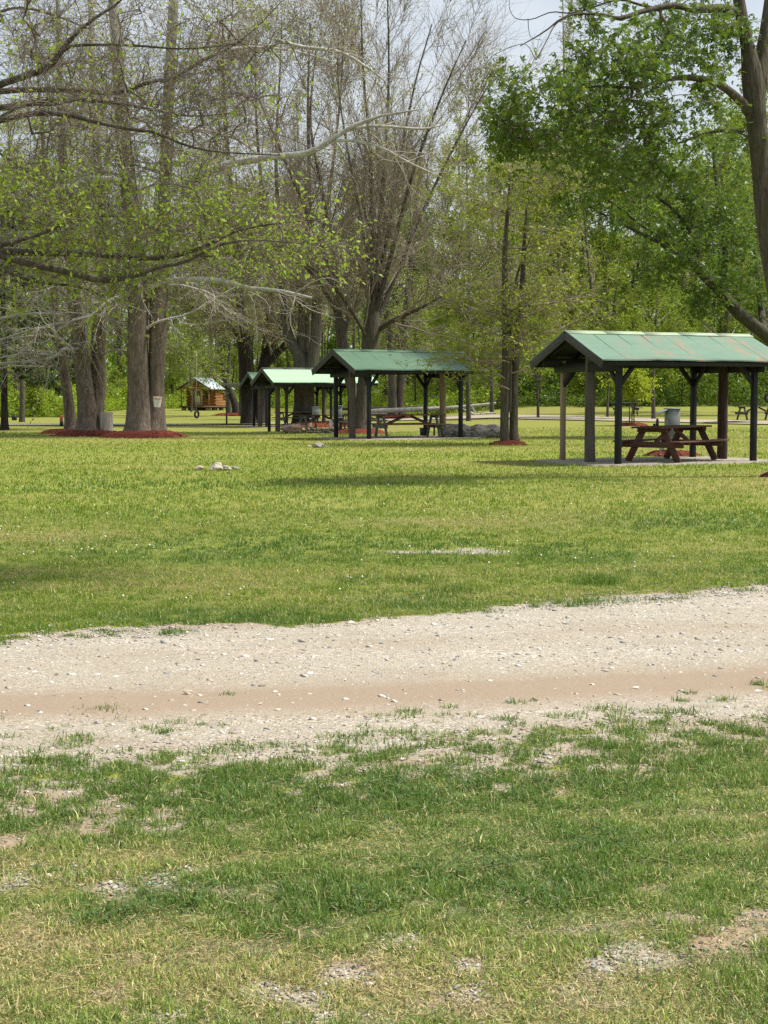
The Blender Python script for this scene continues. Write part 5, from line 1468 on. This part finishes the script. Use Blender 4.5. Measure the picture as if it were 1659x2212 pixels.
# ---- crowns laid out by clumps: every clump joins the nearest wood already there
def clump_tree(name, label, base, stems, limbs, blobs, seed, mt, mb, ml, tw, lf, flare=.25, bend=.12, k=22, limb_mat=None, group=None, cat='tree', rtw=.0036, thin_z=None):
    """blobs: (centre, radii, number of clumps) in world metres. tw: (twigs per clump, (len)), lf: (leaves per twig, (size), template)."""
    rg = np.random.default_rng(seed); base = np.array(base, float)
    gt, gb, gl = Geo(), Geo(), Geo()
    nodes, nrad = [], []
    for i, s in enumerate(stems):
        s = np.array(s, float); s[:, :3] -= base
        p, r = stem(gt, s, 60, k, flare if i == 0 else 0, .05, seed + i)
        if lf is None or True:
            m_ = p[:, 2] > 2.0; nodes.append(p[m_][::2]); nrad.append(r[m_][::2])
    for (p, r, L) in hand(limbs, base, m=26):
        nzl = 1 + .10 * (fbm(np.arange(10)[None] * .9 + p[0, :, :1] * 2.0, p[0, :, 1:2] * 2 + p[0, :, 2:3] * 2.5, 3, seed) - .5) * 2
        tubes(gt, p, r, 10, False, nzl[None]); nodes.append(p[0]); nrad.append(r[0])
    nodes = np.concatenate(nodes); nrad = np.concatenate(nrad); n0 = len(nodes)
    tg = []
    for (c, rr, n) in blobs:
        q = unit(rg.normal(0, 1, (n, 3))) * rg.random((n, 1)) ** .45
        tg.append(np.array(c) - base + q * np.array(rr))
    tg = np.concatenate(tg); N = len(tg)
    allp = np.concatenate([nodes, tg]); par = np.full(len(allp), -1)
    best = np.full(N, 1e9); bi = np.zeros(N, int)
    for s in range(0, n0, 64):
        d = np.linalg.norm(tg[:, None] - nodes[None, s:s + 64], axis=2); j = d.argmin(1); dm = d[np.arange(N), j]
        m_ = dm < best; best[m_] = dm[m_]; bi[m_] = j[m_] + s
    done = np.zeros(N, bool); order = []
    for _ in range(N):
        i = int(np.argmin(np.where(done, 1e9, best))); done[i] = True; order.append(i); par[n0 + i] = bi[i]
        d = np.linalg.norm(tg - tg[i], axis=1) * 1.06; m_ = (d < best) & ~done; best[m_] = d[m_]; bi[m_] = n0 + i
    cnt = np.ones(len(allp))
    for i in reversed(order):
        if par[n0 + i] >= n0: cnt[par[n0 + i]] += cnt[n0 + i]
    ends = np.array([n0 + i for i in order]); pa = par[ends]
    a, b = allp[pa], allp[ends]
    ln = np.linalg.norm(b - a, axis=1)
    seg = 5; t_ = np.linspace(0, 1, seg + 1)[None, :, None]
    off = rg.normal(0, bend * .6, (len(a), 1, 3)) * ln[:, None, None]
    pts = a[:, None] * (1 - t_) + b[:, None] * t_ + off * np.sin(t_ * PI) + np.array([0, 0, .10]) * (np.sin(t_ * PI) * ln[:, None, None])
    pts[:, 1:-1] += rg.normal(0, .02, (len(a), seg - 1, 3)) * ln[:, None, None]
    rt = rtw
    r1 = rt * cnt[ends] ** .42; r0 = np.where(pa < n0, r1 * 1.15, np.minimum(rt * cnt[pa] ** .42, r1 * 1.5))
    rad = r0[:, None] * (1 - t_[..., 0]) + r1[:, None] * t_[..., 0]
    base_sets = [(pts, rad, ln)]
    emit(gb, base_sets, 6)
    idx = np.repeat(np.arange(len(b)), tw[0]); M = len(idx)
    d = unit(unit(b - a)[idx] * .6 + rg.normal(0, .75, (M, 3)) + np.array([0, 0, tw[2] if len(tw) > 2 else 0])); L_ = rg.uniform(*tw[1], M)
    f = rg.uniform(.45, 1, M); start = pts[idx, np.minimum((f * seg).round().astype(int), seg)]
    tws = [(*grow(rg, start, d, L_, np.full(M, rtw * .85), 5, .10, 0, .5), L_)]
    emit(gb, tws, 3)
    if len(tw) > 3:
        t3 = ramify(rg, tws, [dict(n=tw[3], t=(.15, 1), ang=(25, 60), len=tw[4], rr=.7, rmin=.0016, rmax=.0025, seg=3, w=.12)])
        emit(gb, t3[1], 3); tws = tws + t3[1]
    if thin_z:
        tws = [(p_[k_], r_[k_], l_[k_]) for (p_, r_, l_) in tws for k_ in [(p_[:, 0, 2] < thin_z) | (rg.random(len(p_)) < .16)]]
    if lf: leaf_on(gl, rg, tws, lf[0], lf[1], lf[2], (.15, 1), lf[3] if len(lf) > 3 else .03, .35)
    return finish(name, label, base, gt, gb, gl, mt, mb, ml, group, cat)


def SB(x, y, rx, ry, Y, ry_depth, n):
    k = Y / 3847.0
    return (S_(x, y, Y), (rx * k, ry_depth, ry * k), n)


# right-hand maple with the tall fork at the frame edge
bC = foot(1992, 1192); YC = bC[1]
cst = [SL([(1994, 1197, 66), (1990, 1120, 56), (1970, 900, 52), (1944, 730, 52), (1926, 620, 50), (1913, 520, 49), (1902, 400, 48), (1890, 290, 50), (1882, 200, 54), (1868, 110, 34), (1852, 30, 30), (1838, -80, 26), (1830, -220, 18)], YC),
       SL([(1890, 230, 46), (1906, 140, 36, .1), (1922, 40, 33, .2), (1935, -80, 28, .3), (1940, -220, 18, .3)], YC)]
clb = [SL(l, YC) for l in (
    [(1880, 290, 30), (1853, 255, 24, -.2), (1815, 222, 20, -.5), (1770, 200, 17, -.8), (1701, 194, 14, -1), (1640, 206, 10, -1.2), (1587, 219, 8, -1.4), (1500, 215, 6, -1.6), (1400, 225, 4, -1.8)],
    [(1842, 30, 24), (1800, 20, 22, -.3), (1740, 24, 18, -.6), (1690, 14, 15, -.9), (1645, 20, 14, -1), (1600, 30, 13, -1.2), (1548, 46, 11, -1.4), (1500, 36, 8, -1.5), (1420, 38, 5, -1.7), (1360, 80, 4, -1.9), (1300, 115, 2.4, -2)],
    [(1640, 22, 9, -1), (1600, 12, 7, -.8), (1540, 0, 5, -.7), (1440, 32, 4, -.6), (1380, 30, 3, -.6), (1330, 48, 2.5, -.6), (1290, 46, 2, -.6), (1274, 22, 1.6, -.6), (1274, 0, 1.2, -.6)],
    [(1430, 36, 4, -1.7), (1390, 60, 3.2, -1.8), (1365, 105, 2.6, -2), (1340, 150, 2.0, -2)],
    [(1340, 150, 2, -2), (1310, 110, 1.6, -2), (1240, 135, 1.4, -2), (1215, 160, 1, -2)],
    [(1320, 47, 2, -.6), (1322, 75, 1.6, -.6), (1330, 95, 1.2, -.6), (1355, 100, 1, -.6)],
    [(1900, 360, 14), (1850, 330, 10, .8), (1780, 330, 8, 1.2), (1690, 360, 5, 1.6)])]
cb = [SB(1760, 95, 160, 80, YC - .5, 1.9, 34), SB(1560, 205, 220, 85, YC - 1.2, 2.0, 46), SB(1400, 265, 180, 85, YC - 1.5, 1.8, 36), SB(1290, 310, 80, 100, YC - 1.4, 1.2, 18), SB(1640, 320, 240, 90, YC - .6, 2.0, 40),
      SB(1790, 230, 60, 50, YC - .5, 1.2, 8), SB(1570, 120, 150, 60, YC - 1, 1.4, 18), SB(1700, 50, 140, 50, YC + .5, 1.4, 16), SB(1450, 380, 200, 80, YC - 1, 1.8, 34), SB(1600, 450, 180, 60, YC - .4, 1.5, 16), SB(1260, 345, 60, 60, YC - 1.4, .8, 10), SB(1500, 20, 60, 30, YC - 1, .8, 7), SB(1870, 330, 40, 80, YC + .6, .8, 7), SB(2050, 200, 150, 250, YC, 2.5, 30)]
clump_tree('maple_tree', 'tall forked maple at the frame edge with a spreading dark green crown', bC, cst, clb, cb, 81, BARK_GREY, BARK_TWIGD, LEAF_MAPLE, (8, (.2, .62), -.05), (3.6, (.07, .14), T_MAPLE, .06))
mulch_ring('red mulch ring at the foot of the forked maple by the frame edge', bC[0], bC[1], .62, 19)

# leaning maple behind the nearest shelter
bD = foot(2075, 1095); YD = bD[1]
dst = [SL([(2078, 1100, 53), (2060, 1020, 42.2), (2005, 925, 36.7), (1920, 842, 32.6), (1850, 785, 29.9), (1800, 730, 25.8), (1760, 690, 21.8), (1726, 655, 15), (1690, 632, 12.2), (1642, 603, 10.2), (1580, 572, 8.2), (1524, 544, 6.1), (1448, 502, 3.4)], YD),
       SL([(1775, 700, 16.3), (1755, 660, 12.2, .4), (1735, 610, 10.2, .5), (1714, 561, 8.8, .5), (1680, 522, 7.5, .4), (1646, 494, 6.8, .3), (1583, 430, 5.4, .2), (1528, 384, 4.1, 0), (1460, 367, 2.7, 0)], YD)]
dlb = [SL(l, YD) for l in ([(1648, 498, 7, .2), (1665, 450, 6, 0), (1700, 410, 5, -.3), (1740, 365, 3, -.5)], [(1800, 735, 20), (1812, 650, 16, 1), (1808, 560, 12, 1.6), (1790, 450, 9, 2), (1780, 330, 6, 2)], [(1690, 632, 9), (1640, 590, 8, 1), (1560, 530, 6, 1.6), (1480, 470, 4, 2)],
       [(1910, 835, 20), (1900, 740, 15, 1.5), (1890, 620, 12, 2), (1900, 480, 8, 2.2)])]
db = [SB(1720, 640, 80, 50, YD - 1.2, .6, 12), SB(1800, 690, 60, 40, YD - 1.4, .5, 6), SB(1880, 600, 60, 120, YD - 1.4, .8, 12), SB(1560, 560, 120, 40, YD - 1, .8, 10), SB(1600, 450, 190, 80, YD, 2, 60), SB(1720, 560, 150, 90, YD + .5, 2, 54), SB(1480, 430, 140, 70, YD, 1.6, 34), SB(1820, 480, 100, 150, YD + 1, 2, 46), SB(1850, 660, 80, 90, YD + 1, 2, 30), SB(1400, 520, 90, 50, YD, 1.3, 14), SB(1760, 760, 90, 60, YD + .5, 1.4, 16), SB(1660, 680, 90, 50, YD + .8, 1.4, 16), SB(1310, 470, 90, 50, YD + .5, 1.2, 12), SB(1880, 760, 60, 60, YD + 1, 1.4, 12), SB(1350, 400, 110, 50, YD + .5, 1.2, 18)]
clump_tree('maple_tree', 'leafy maple whose trunk leans left over the nearest shelter roof', bD, dst, dlb, db, 83, BARK_MOSS, BARK_TWIGD, LEAF_MAPLE, (9, (.25, .8), -.05), (4.2, (.085, .17), T_MAPLE, .07))

# branches of the tree that stands just out of frame on the left
bE = np.array([-6.2, 12.6, 0.0]); YE = 12.4
est = [[(-6.2, 12.6, -.15, .26), (-6.18, 12.6, .8, .20), (-6.1, 12.6, 2.2, .18), (-6.0, 12.55, 3.4, .15), (-6.05, 12.6, 5.0, .11), (-5.9, 12.5, 6.6, .06), (-5.8, 12.4, 8.0, .02)]]
def EL(rows, y0, z0=None):
    w = SL(rows, YE)
    return w


def root_to(rows, z, dY=0.0):
    w = SL(rows, YE + dY)
    first = w[0]
    return [(-6.05, 12.6, z, first[3] * 1.45), (-4.9, 12.55 + dY * .5, z * .55 + first[2] * .45 + .05, first[3] * 1.2)] + w


elb = [root_to([(-60, 232, 18.9), (0, 211, 18.1), (63, 190, 17.2), (118, 169, 16.3), (152, 131, 14.6), (177, 97, 12), (236, 46, 8.6), (295, 8, 6), (330, -40, 3.4)], 3.6, 0),
       SL([(150, 132, 12.9), (178, 116, 8.6, -.1), (228, 112, 7.7, -.2), (337, 114, 6, -.4), (464, 122, 4.3, -.6), (590, 110, 2.6, -.8)], YE),
       root_to([(-60, 240, 16.3), (0, 228, 15.5), (105, 224, 13.8), (211, 228, 12.9), (295, 232, 12), (380, 203, 9.5), (430, 198, 8.6), (498, 156, 6.9), (570, 122, 5.2), (633, 76, 3.4), (700, 8, 2.1)], 3.4, .5),
       root_to([(-60, 275, 17.2), (0, 270, 16.3), (127, 253, 12.9), (253, 253, 10.3), (359, 270, 6.9), (470, 290, 4.3), (580, 283, 2.6)], 3.2, .9),
       root_to([(-60, 305, 18.9), (0, 300, 17.2), (84, 283, 14.6), (169, 287, 12.9), (236, 304, 11.2), (316, 321, 9.5), (392, 333, 7.7), (464, 363, 6), (548, 380, 4.3), (700, 388, 2.6)], 3.1, -.5),
       root_to([(-40, 300, 7.7), (0, 292, 7.7), (60, 262, 6.9), (130, 262, 5.2), (220, 245, 3.4)], 3.3, -.9),
       root_to([(-60, 617, 15.5), (0, 612, 15.5), (51, 599, 12), (110, 582, 7.7), (160, 560, 4.3)], 2.3, -.8),
       root_to([(-60, 630, 18.9), (0, 629, 18.1), (127, 633, 15.5), (253, 637, 13.8), (380, 646, 12), (464, 633, 10.3), (540, 603, 7.7), (591, 578, 6), (680, 560, 4.3), (800, 548, 2.6)], 2.25, 0),
       root_to([(-60, 640, 18.9), (0, 640, 18.1), (84, 663, 16.3), (169, 680, 15.5), (253, 701, 14.6), (338, 689, 12), (401, 667, 9.5), (464, 655, 7.7), (548, 613, 6), (640, 600, 3.4), (760, 610, 2.1)], 2.15, -.5),
       root_to([(-60, 660, 12), (0, 672, 11.2), (63, 697, 9.5), (127, 710, 7.7), (190, 716, 6), (260, 740, 3.4)], 2.05, .5),
       root_to([(-40, 60, 7.7), (0, 30, 7.7), (60, 20, 6.9), (140, 40, 5.2), (230, 75, 3.4)], 4.4, .6),
       root_to([(-40, 380, 6.9), (0, 385, 6.9), (70, 430, 5.2), (130, 470, 4.3), (200, 530, 3), (300, 590, 2.1)], 3.0, .8),
       SL([(160, 560, 4.3), (260, 540, 4.3), (360, 560, 3.4), (470, 600, 2.6), (560, 590, 1.7)], YE + .4),
       SL([(464, 633, 6.9), (520, 640, 5.2, .3), (600, 628, 4.3, .5), (700, 615, 3, .7), (840, 590, 1.7, .9)], YE)]
eb = [SB(120, 120, 230, 130, YE, 1.6, 75), SB(420, 180, 240, 130, YE, 1.6, 75), SB(640, 150, 180, 130, YE - .2, 1.3, 32), SB(200, 330, 280, 90, YE, 1.6, 60), SB(560, 330, 190, 80, YE, 1.3, 30)]
eb2 = [SB(110, 530, 170, 80, YE - .2, 1.3, 44), SB(330, 600, 240, 70, YE, 1.4, 50), SB(620, 580, 200, 70, YE + .2, 1.2, 38), SB(200, 690, 230, 40, YE, 1.2, 28), SB(820, 610, 120, 50, YE + .3, .8, 10), SB(60, 450, 90, 50, YE, 1, 12), SB(500, 500, 160, 40, YE, 1, 14)]
clump_tree('oak_tree', 'near tree off the left edge whose bare dark branches reach across the top', bE, est, elb, eb + eb2, 91, BARK_GREY, BARK_TWIGD, LEAF_YOUNG, (7, (.16, .50), .04, 3, (.07, .22)), (1.7, (.014, .058), T_LEAF, .012), rtw=.0026, thin_z=3.35)

# dark pine at the left edge
bP = foot(12, 1075); rg = np.random.default_rng(97); gt, gb, gl = Geo(), Geo(), Geo()
k_ = bP[1] / 3847
stem(gt, np.array([(0, 0, -.15, .26), (0, 0, .4, .17), (.02, 0, 3, .15), (.02, .05, 7, .10), (0, 0, 11, .03)]), 30, 14, .3, .06, 5)
n = 62; z = np.sort(rg.uniform(2.3, 10.5, n)); a = np.arange(n) * 2.4 + rg.normal(0, .3, n)
d = np.stack([np.cos(a), np.sin(a), np.full(n, .02)], 1); L_ = (1 - (z - 2.2) / 9.4) * 4.6 * rg.uniform(.7, 1.05, n) + .3
s1 = [(*grow(rg, np.stack([0 * z, 0 * z, z], 1), d, L_, .045 * (1 - z / 14), 9, .07, -.012, .2), L_)]
o1 = ramify(rg, s1, [dict(n=11, t=(.25, 1), ang=(35, 65), lr=(.2, .38), tip=.4, rr=.4, rmin=.005, rmax=.014, seg=5, w=.1, up=-.03, flat=.6)])
emit(gb, s1, 6); emit(gb, o1[1], 3)
for st_ in (s1, o1[1]): leaf_on(gl, rg, st_, 70, (.16, .34), (np.array([(0, 0, 0), (.5, .13, 0), (1, 0, 0), (.5, -.13, 0)]), np.array([(0, 1, 2, 3)])), (.25, 1), .05, .45, .2)
finish('pine_tree', 'dark pine with drooping low boughs at the left edge', bP, gt, gb, gl, BARK_DARK, BARK_TWIGD, LEAF_PINE)


# ------------------------------------------------------------------ the wood behind the lawn
def wood_proto(name, label, cat, h, seed, kind, group):
    rg = np.random.default_rng(seed); gt, gb, gl = Geo(), Geo(), Geo()
    lean = rg.normal(0, .04, 2)
    r0 = h * rg.uniform(.0065, .0095)
    P = np.array([(lean[0] * h * t * t, lean[1] * h * t * t, h * t, r0 * (1 - .86 * t)) for t in (0, .15, .35, .6, .8, 1)])
    P[1:-1, :2] += rg.normal(0, h * .008, (4, 2)); P[0, 2] = -.2
    p, r = stem(gt, P, 26, 9, .25, .06, seed)
    base_ = [(p[None, 7:], r[None, 7:], np.array([h * .7]))]
    if kind == 'leafy':
        lv = [dict(n=26, t=(.0, 1), ang=(35, 75), lr=(.22, .38), tip=.55, rr=.4, rmin=.02, rmax=.09, seg=7, w=.10, up=.05), dict(n=7, t=(.25, 1), ang=(30, 65), lr=(.25, .5), rr=.5, rmin=.012, seg=5, w=.14, up=.02)]
        lf = (11, (.20, .40), T_SPRAY, .28)
    elif kind == 'thin':
        lv = [dict(n=20, t=(.1, 1), ang=(30, 60), lr=(.16, .30), tip=.5, rr=.4, rmin=.016, rmax=.07, seg=7, w=.10, up=.08), dict(n=8, t=(.2, 1), ang=(25, 60), lr=(.25, .5), rr=.5, rmin=.010, seg=5, w=.14, up=.05), dict(n=4, t=(.2, 1), ang=(25, 60), lr=(.3, .6), rr=.6, rmin=.007, seg=3, w=.16, up=.03)]
        lf = (1.0, (.14, .30), T_SPRAY, .15)
    elif kind == 'bare':
        lv = [dict(n=18, t=(.05, 1), ang=(22, 48), lr=(.24, .42), tip=.5, rr=.5, rmin=.02, rmax=.11, seg=8, w=.08, up=.10), dict(n=9, t=(.15, 1), ang=(20, 48), lr=(.25, .5), rr=.5, rmin=.013, seg=6, w=.10, up=.06), dict(n=6, t=(.15, 1), ang=(20, 50), lr=(.3, .6), rr=.6, rmin=.013, seg=4, w=.12, up=.04)]
        lf = (1.6, (.14, .28), T_SPRAY, .1)
    else:                                                   # sapling
        lv = [dict(n=18, t=(.0, 1), ang=(35, 75), lr=(.25, .45), tip=.5, rr=.45, rmin=.008, rmax=.03, seg=5, w=.12, up=.06), dict(n=5, t=(.25, 1), ang=(30, 65), lr=(.3, .55), rr=.5, rmin=.006, seg=4, w=.14, up=.02)]
        lf = (9, (.13, .28), T_SPRAY, .16)
    if kind == 'sapling': base_ = [(p[None, 3:], r[None, 3:], np.array([h * .85]))]
    o_ = ramify(rg, base_, lv)
    emit(gb, o_[1], 4)
    for l_ in o_[2:]: emit(gb, l_, 3)
    leaf_on(gl, rg, o_[-1], lf[0], lf[1], lf[2], (.15, 1), lf[3])
    mt = {'leafy': BARK_GREY, 'thin': BARK_GREY, 'bare': BARK_SYC, 'sapling': BARK_DARK}[kind]
    mb = {'leafy': BARK_TWIG, 'thin': BARK_TWIG, 'bare': BARK_TWIGL, 'sapling': BARK_TWIGD}[kind]
    ml = {'leafy': LEAF_WOOD, 'thin': LEAF_YOUNG, 'bare': LEAF_OLIVE, 'sapling': LEAF_UNDER}[kind]
    return finish(name, label, (0, 0, 0), gt, gb, gl, mt, mb, ml, group, cat)


WK = {'leafy': ('woodland_tree', 'full green leafed tree in the wood behind the lawn', 'leafy trees of the far wood', (17, 20, 15, 22)),
      'thin': ('woodland_tree', 'slender thin crowned tree just leafing out in the wood behind', 'thin crowned trees of the far wood', (19, 23, 21)),
      'bare': ('bare_tree', 'tall pale bare tree rising above the far wood', 'tall bare trees of the far wood', (25, 29, 22)),
      'sapling': ('understory_tree', 'low bright green bushy tree along the foot of the wood', 'bushy saplings at the edge of the far wood', (4.0, 5.5, 7.0, 3.0))}
PROTO = {k: [wood_proto(n, l, 'tree', h, 200 + 17 * i + len(k), k, g_) for i, h in enumerate(hs)] for k, (n, l, g_, hs) in WK.items()}
USED = set()


def wood_line(a):
    """Depth of the wood's edge by bearing (x over y)."""
    return float(np.interp(a, [-.40, -.27, -.20, -.185, -.15, -.08, -.005, .015, .09, .13, .40], [106, 110, 112, 138, 168, 172, 160, 113, 112, 105, 108]))


def plant(kind, a, depth, rg, sc=None):
    y = wood_line(a) + depth; x = a * y
    lst = PROTO[kind]; i = int(rg.integers(0, len(lst))); pr = lst[i]
    s = float(rg.uniform(.85, 1.2)) if sc is None else sc
    loc = (x, y, tz(x, y) - .05); rz = float(rg.uniform(0, 6.28))
    if pr.name not in USED:
        USED.add(pr.name); pr.location = loc; pr.rotation_euler = (0, 0, rz); pr.scale = (s,) * 3
    else: dup(pr, loc, rz, None, (s * float(rg.uniform(.9, 1.1)), s * float(rg.uniform(.9, 1.1)), s))


rg = np.random.default_rng(404)


def spread_plants(kind, n, a0, a1, d0, d1, sc=None):
    for k in range(n):
        a = a0 + (a1 - a0) * (k + rg.uniform(.1, .9)) / n
        plant(kind, a, rg.uniform(d0, d1), rg, sc)


spread_plants('sapling', 44, -.33, .36, -1.0, 7)
spread_plants('sapling', 34, -.33, .36, 7, 24, 1.25)
spread_plants('thin', 28, -.33, .02, 3, 34)
spread_plants('thin', 14, .0, .36, 3, 40)
spread_plants('leafy', 14, -.33, -.1, 6, 30, .6)
spread_plants('leafy', 14, -.11, .02, 6, 30, .9)
spread_plants('leafy', 26, .0, .36, 4, 34)
spread_plants('leafy', 14, .09, .36, 24, 55, 1.15)
spread_plants('bare', 26, -.33, -.05, 8, 45)
spread_plants('bare', 14, -.07, .12, 10, 45)
# a few closer trees fill the gap between the lawn trees
for (a, dep, kd, s) in ((-.02, -66, 'thin', .85), (.055, -28, 'thin', .7), (.10, -22, 'leafy', .62), (.145, -16, 'leafy', .66), (.175, -20, 'leafy', .6), (.22, -10, 'leafy', .8), (.255, -14, 'leafy', .75), (.07, -12, 'leafy', .7), (-.235, -18, 'thin', .8), (-.10, -40, 'thin', .8), (-.125, -30, 'leafy', .62)):
    plant(kd, a, dep if a > .015 or a < -.19 else dep, rg, s)

# low brush and the dim mass deep in the wood
def brush(name, label, n, d0, d1, h0, h1, size, mat, seed, a0=-.36, a1=.40):
    rg = np.random.default_rng(seed); g = Geo()
    a = rg.uniform(a0, a1, n)
    wl = np.interp(a, [-.40, -.27, -.20, -.185, -.15, -.08, -.005, .015, .09, .13, .40], [106, 110, 112, 138, 168, 172, 160, 113, 112, 105, 108])
    y = wl + d0 + (d1 - d0) * rg.random(n) ** 1.2; x = a * y
    lump = fbm(x * .22, y * .22, 3, seed); top = h0 + (h1 - h0) * np.clip((lump - .3) * 2.4, 0, 1)
    z = terrain(x, y) + top * rg.random(n) ** 1.25
    keep = rg.random(n) < .35 + .9 * lump
    x, y, z = x[keep], y[keep], z[keep]; m_ = len(x)
    leaves(g, rg, np.stack([x, y, z], 1), rg.normal(0, 1, (m_, 3)), rg.uniform(*size, m_), T_SPRAY, .5)
    return stuff(g.build(name, mat), label, 'undergrowth')


brush('undergrowth', 'bright low brush and saplings along the foot of the wood', 20000, -1.5, 10, .5, 2.6, (.18, .42), LEAF_UNDER, 5, -.36, .075)
brush('undergrowth', 'brush along the foot of the right hand wood, shade painted into its leaf colour', 16000, -1.5, 9, .6, 3.2, (.18, .42), LEAF_UNDER_SHADED, 8, .07, .40)
brush('forest', 'dim green mass of foliage deep in the wood', 26000, 34, 75, 6, 17, (.6, 1.3), LEAF_WOOD, 6)

# fallen trunks at the edge of the wood
def fallen(label, rows, Y, mat, seed, twigs=0):
    w = np.array(SL(rows, Y), float); b = w[0, :3].copy(); b[2] = tz(b[0], b[1]); w[:, :3] -= b
    g = Geo(); stem(g, w, 24, 10, 0, .08, seed)
    rg = np.random.default_rng(seed)
    p = spline(w, 20); st_ = [(p[None, :, :3], p[None, :, 3], np.array([6.0]))]
    if twigs:
        o_ = ramify(rg, st_, [dict(n=twigs, t=(.4, 1), ang=(30, 70), len=(.8, 2.4), rr=.4, rmin=.02, rmax=.07, seg=6, w=.2, up=.05)])
        emit(g, o_[1], 5)
    o = g.build('fallen_trunk', mat, smooth=True); o.location = tuple(b); return tag(o, label, 'fallen trunk')


fallen('long pale fallen trunk lying beyond the long picnic table', [(890, 1032, 11), (950, 1027, 12), (1050, 1023, 12), (1110, 1021, 11), (1180, 1015, 9), (1240, 1008, 7)], 101, BARK_PALE, 3)
fallen('dark fallen trunk propped behind the pale one', [(830, 1022, 8), (930, 1021, 8), (1040, 1019, 8), (1130, 1020, 9), (1200, 1012, 7), (1250, 1000, 5)], 106, BARK_DARK, 4, 5)
fallen('white forked dead branch at the end of the fallen trunk', [(1155, 1022, 4), (1172, 1030, 6), (1190, 1036, 5), (1215, 1034, 5), (1240, 1032, 4)], 100, BARK_PALE, 5, 4)
fallen('white broken limb standing up by the fallen trunk', [(1165, 1014, 5), (1178, 1016, 6), (1184, 1026, 5), (1190, 1032, 4)], 99.5, BARK_PALE, 6)
# weed in the planter
gw = Geo(); rgw = np.random.default_rng(4); pw = np.array([(rgw.normal(0, .05), rgw.normal(0, .05), .25) for _ in range(14)])
sw = [(*grow(rgw, pw, unit(np.stack([rgw.normal(0, .4, 14), rgw.normal(0, .4, 14), np.ones(14)], 1)), rgw.uniform(.2, .6, 14), np.full(14, .008), 4, .15, 0, .5), np.ones(14))]
emit(gw, sw, 4); leaf_on(gw, rgw, sw, 5, (.06, .12), T_LEAF); gw.build('plant', LEAF_UNDER, PLANTER)

lay_grass()
lay_stones()
# ------------------------------------------------------------------ light and camera
SUN_EL, SUN_AZ = R(59), R(88)        # azimuth clockwise from the view direction (+Y)
W = bpy.data.worlds.new('World'); SC.world = W; W.use_nodes = True
nt = W.node_tree; nt.nodes.clear(); t = NT(nt)
sky = t.n('ShaderNodeTexSky', sky_type='NISHITA', sun_disc=False, sun_elevation=SUN_EL, sun_rotation=SUN_AZ, altitude=200.0, air_density=1.2, dust_density=3.0, ozone_density=1.0)
gen = t.n('ShaderNodeTexCoord').outputs['Generated']
mp = t.n('ShaderNodeMapping', {0: gen}); mp.inputs['Scale'].default_value = (2.2, 2.2, 5.0)
cl = t.ramp(t.noise(1.6, mp.outputs[0], 7, .6, .3), [(.30, (.35, .35, .35)), (.65, (.85, .85, .85))])
mixc = t.mix(cl, sky.outputs[0], (6.0, 6.4, 6.8))
bg = t.n('ShaderNodeBackground', {0: mixc, 1: 0.088})
t.n('ShaderNodeOutputWorld', {0: bg.outputs[0]})

sl = bpy.data.lights.new('sun', 'SUN'); sl.energy = 4.5; sl.angle = R(6); sl.color = (1.0, 0.94, 0.84)
so = bpy.data.objects.new('sun', sl); COL.objects.link(so)
sd = Vector((math.sin(SUN_AZ) * math.cos(SUN_EL), math.cos(SUN_AZ) * math.cos(SUN_EL), math.sin(SUN_EL)))
so.rotation_euler = sd.to_track_quat('Z', 'Y').to_euler(); so.location = (20, 10, 40)

cam = bpy.data.cameras.new('camera'); co = bpy.data.objects.new('camera', cam); COL.objects.link(co)
co.location = (0, 0, CAM_H); co.rotation_euler = (PI / 2 - PITCH, 0, 0)
cam.sensor_fit = 'VERTICAL'; cam.sensor_height = 36; cam.lens = FOC / 2212 * 36; cam.clip_end = 3000; cam.clip_start = .05
SC.camera = co
vs = SC.view_settings
SC.display_settings.display_device = 'sRGB'
vs.view_transform = 'Standard'; vs.look = 'None'; vs.exposure = 0.68; vs.gamma = 1.0; vs.use_curve_mapping = False
SC.cycles.max_bounces = 8; SC.cycles.diffuse_bounces = 3; SC.cycles.transmission_bounces = 4; SC.cycles.transparent_max_bounces = 4
SC.cycles.use_denoising = False
SC.cycles.sample_clamp_indirect = 2.5; SC.cycles.sample_clamp_direct = 10
SC.cycles.use_adaptive_sampling = True; SC.cycles.adaptive_threshold = 0.01
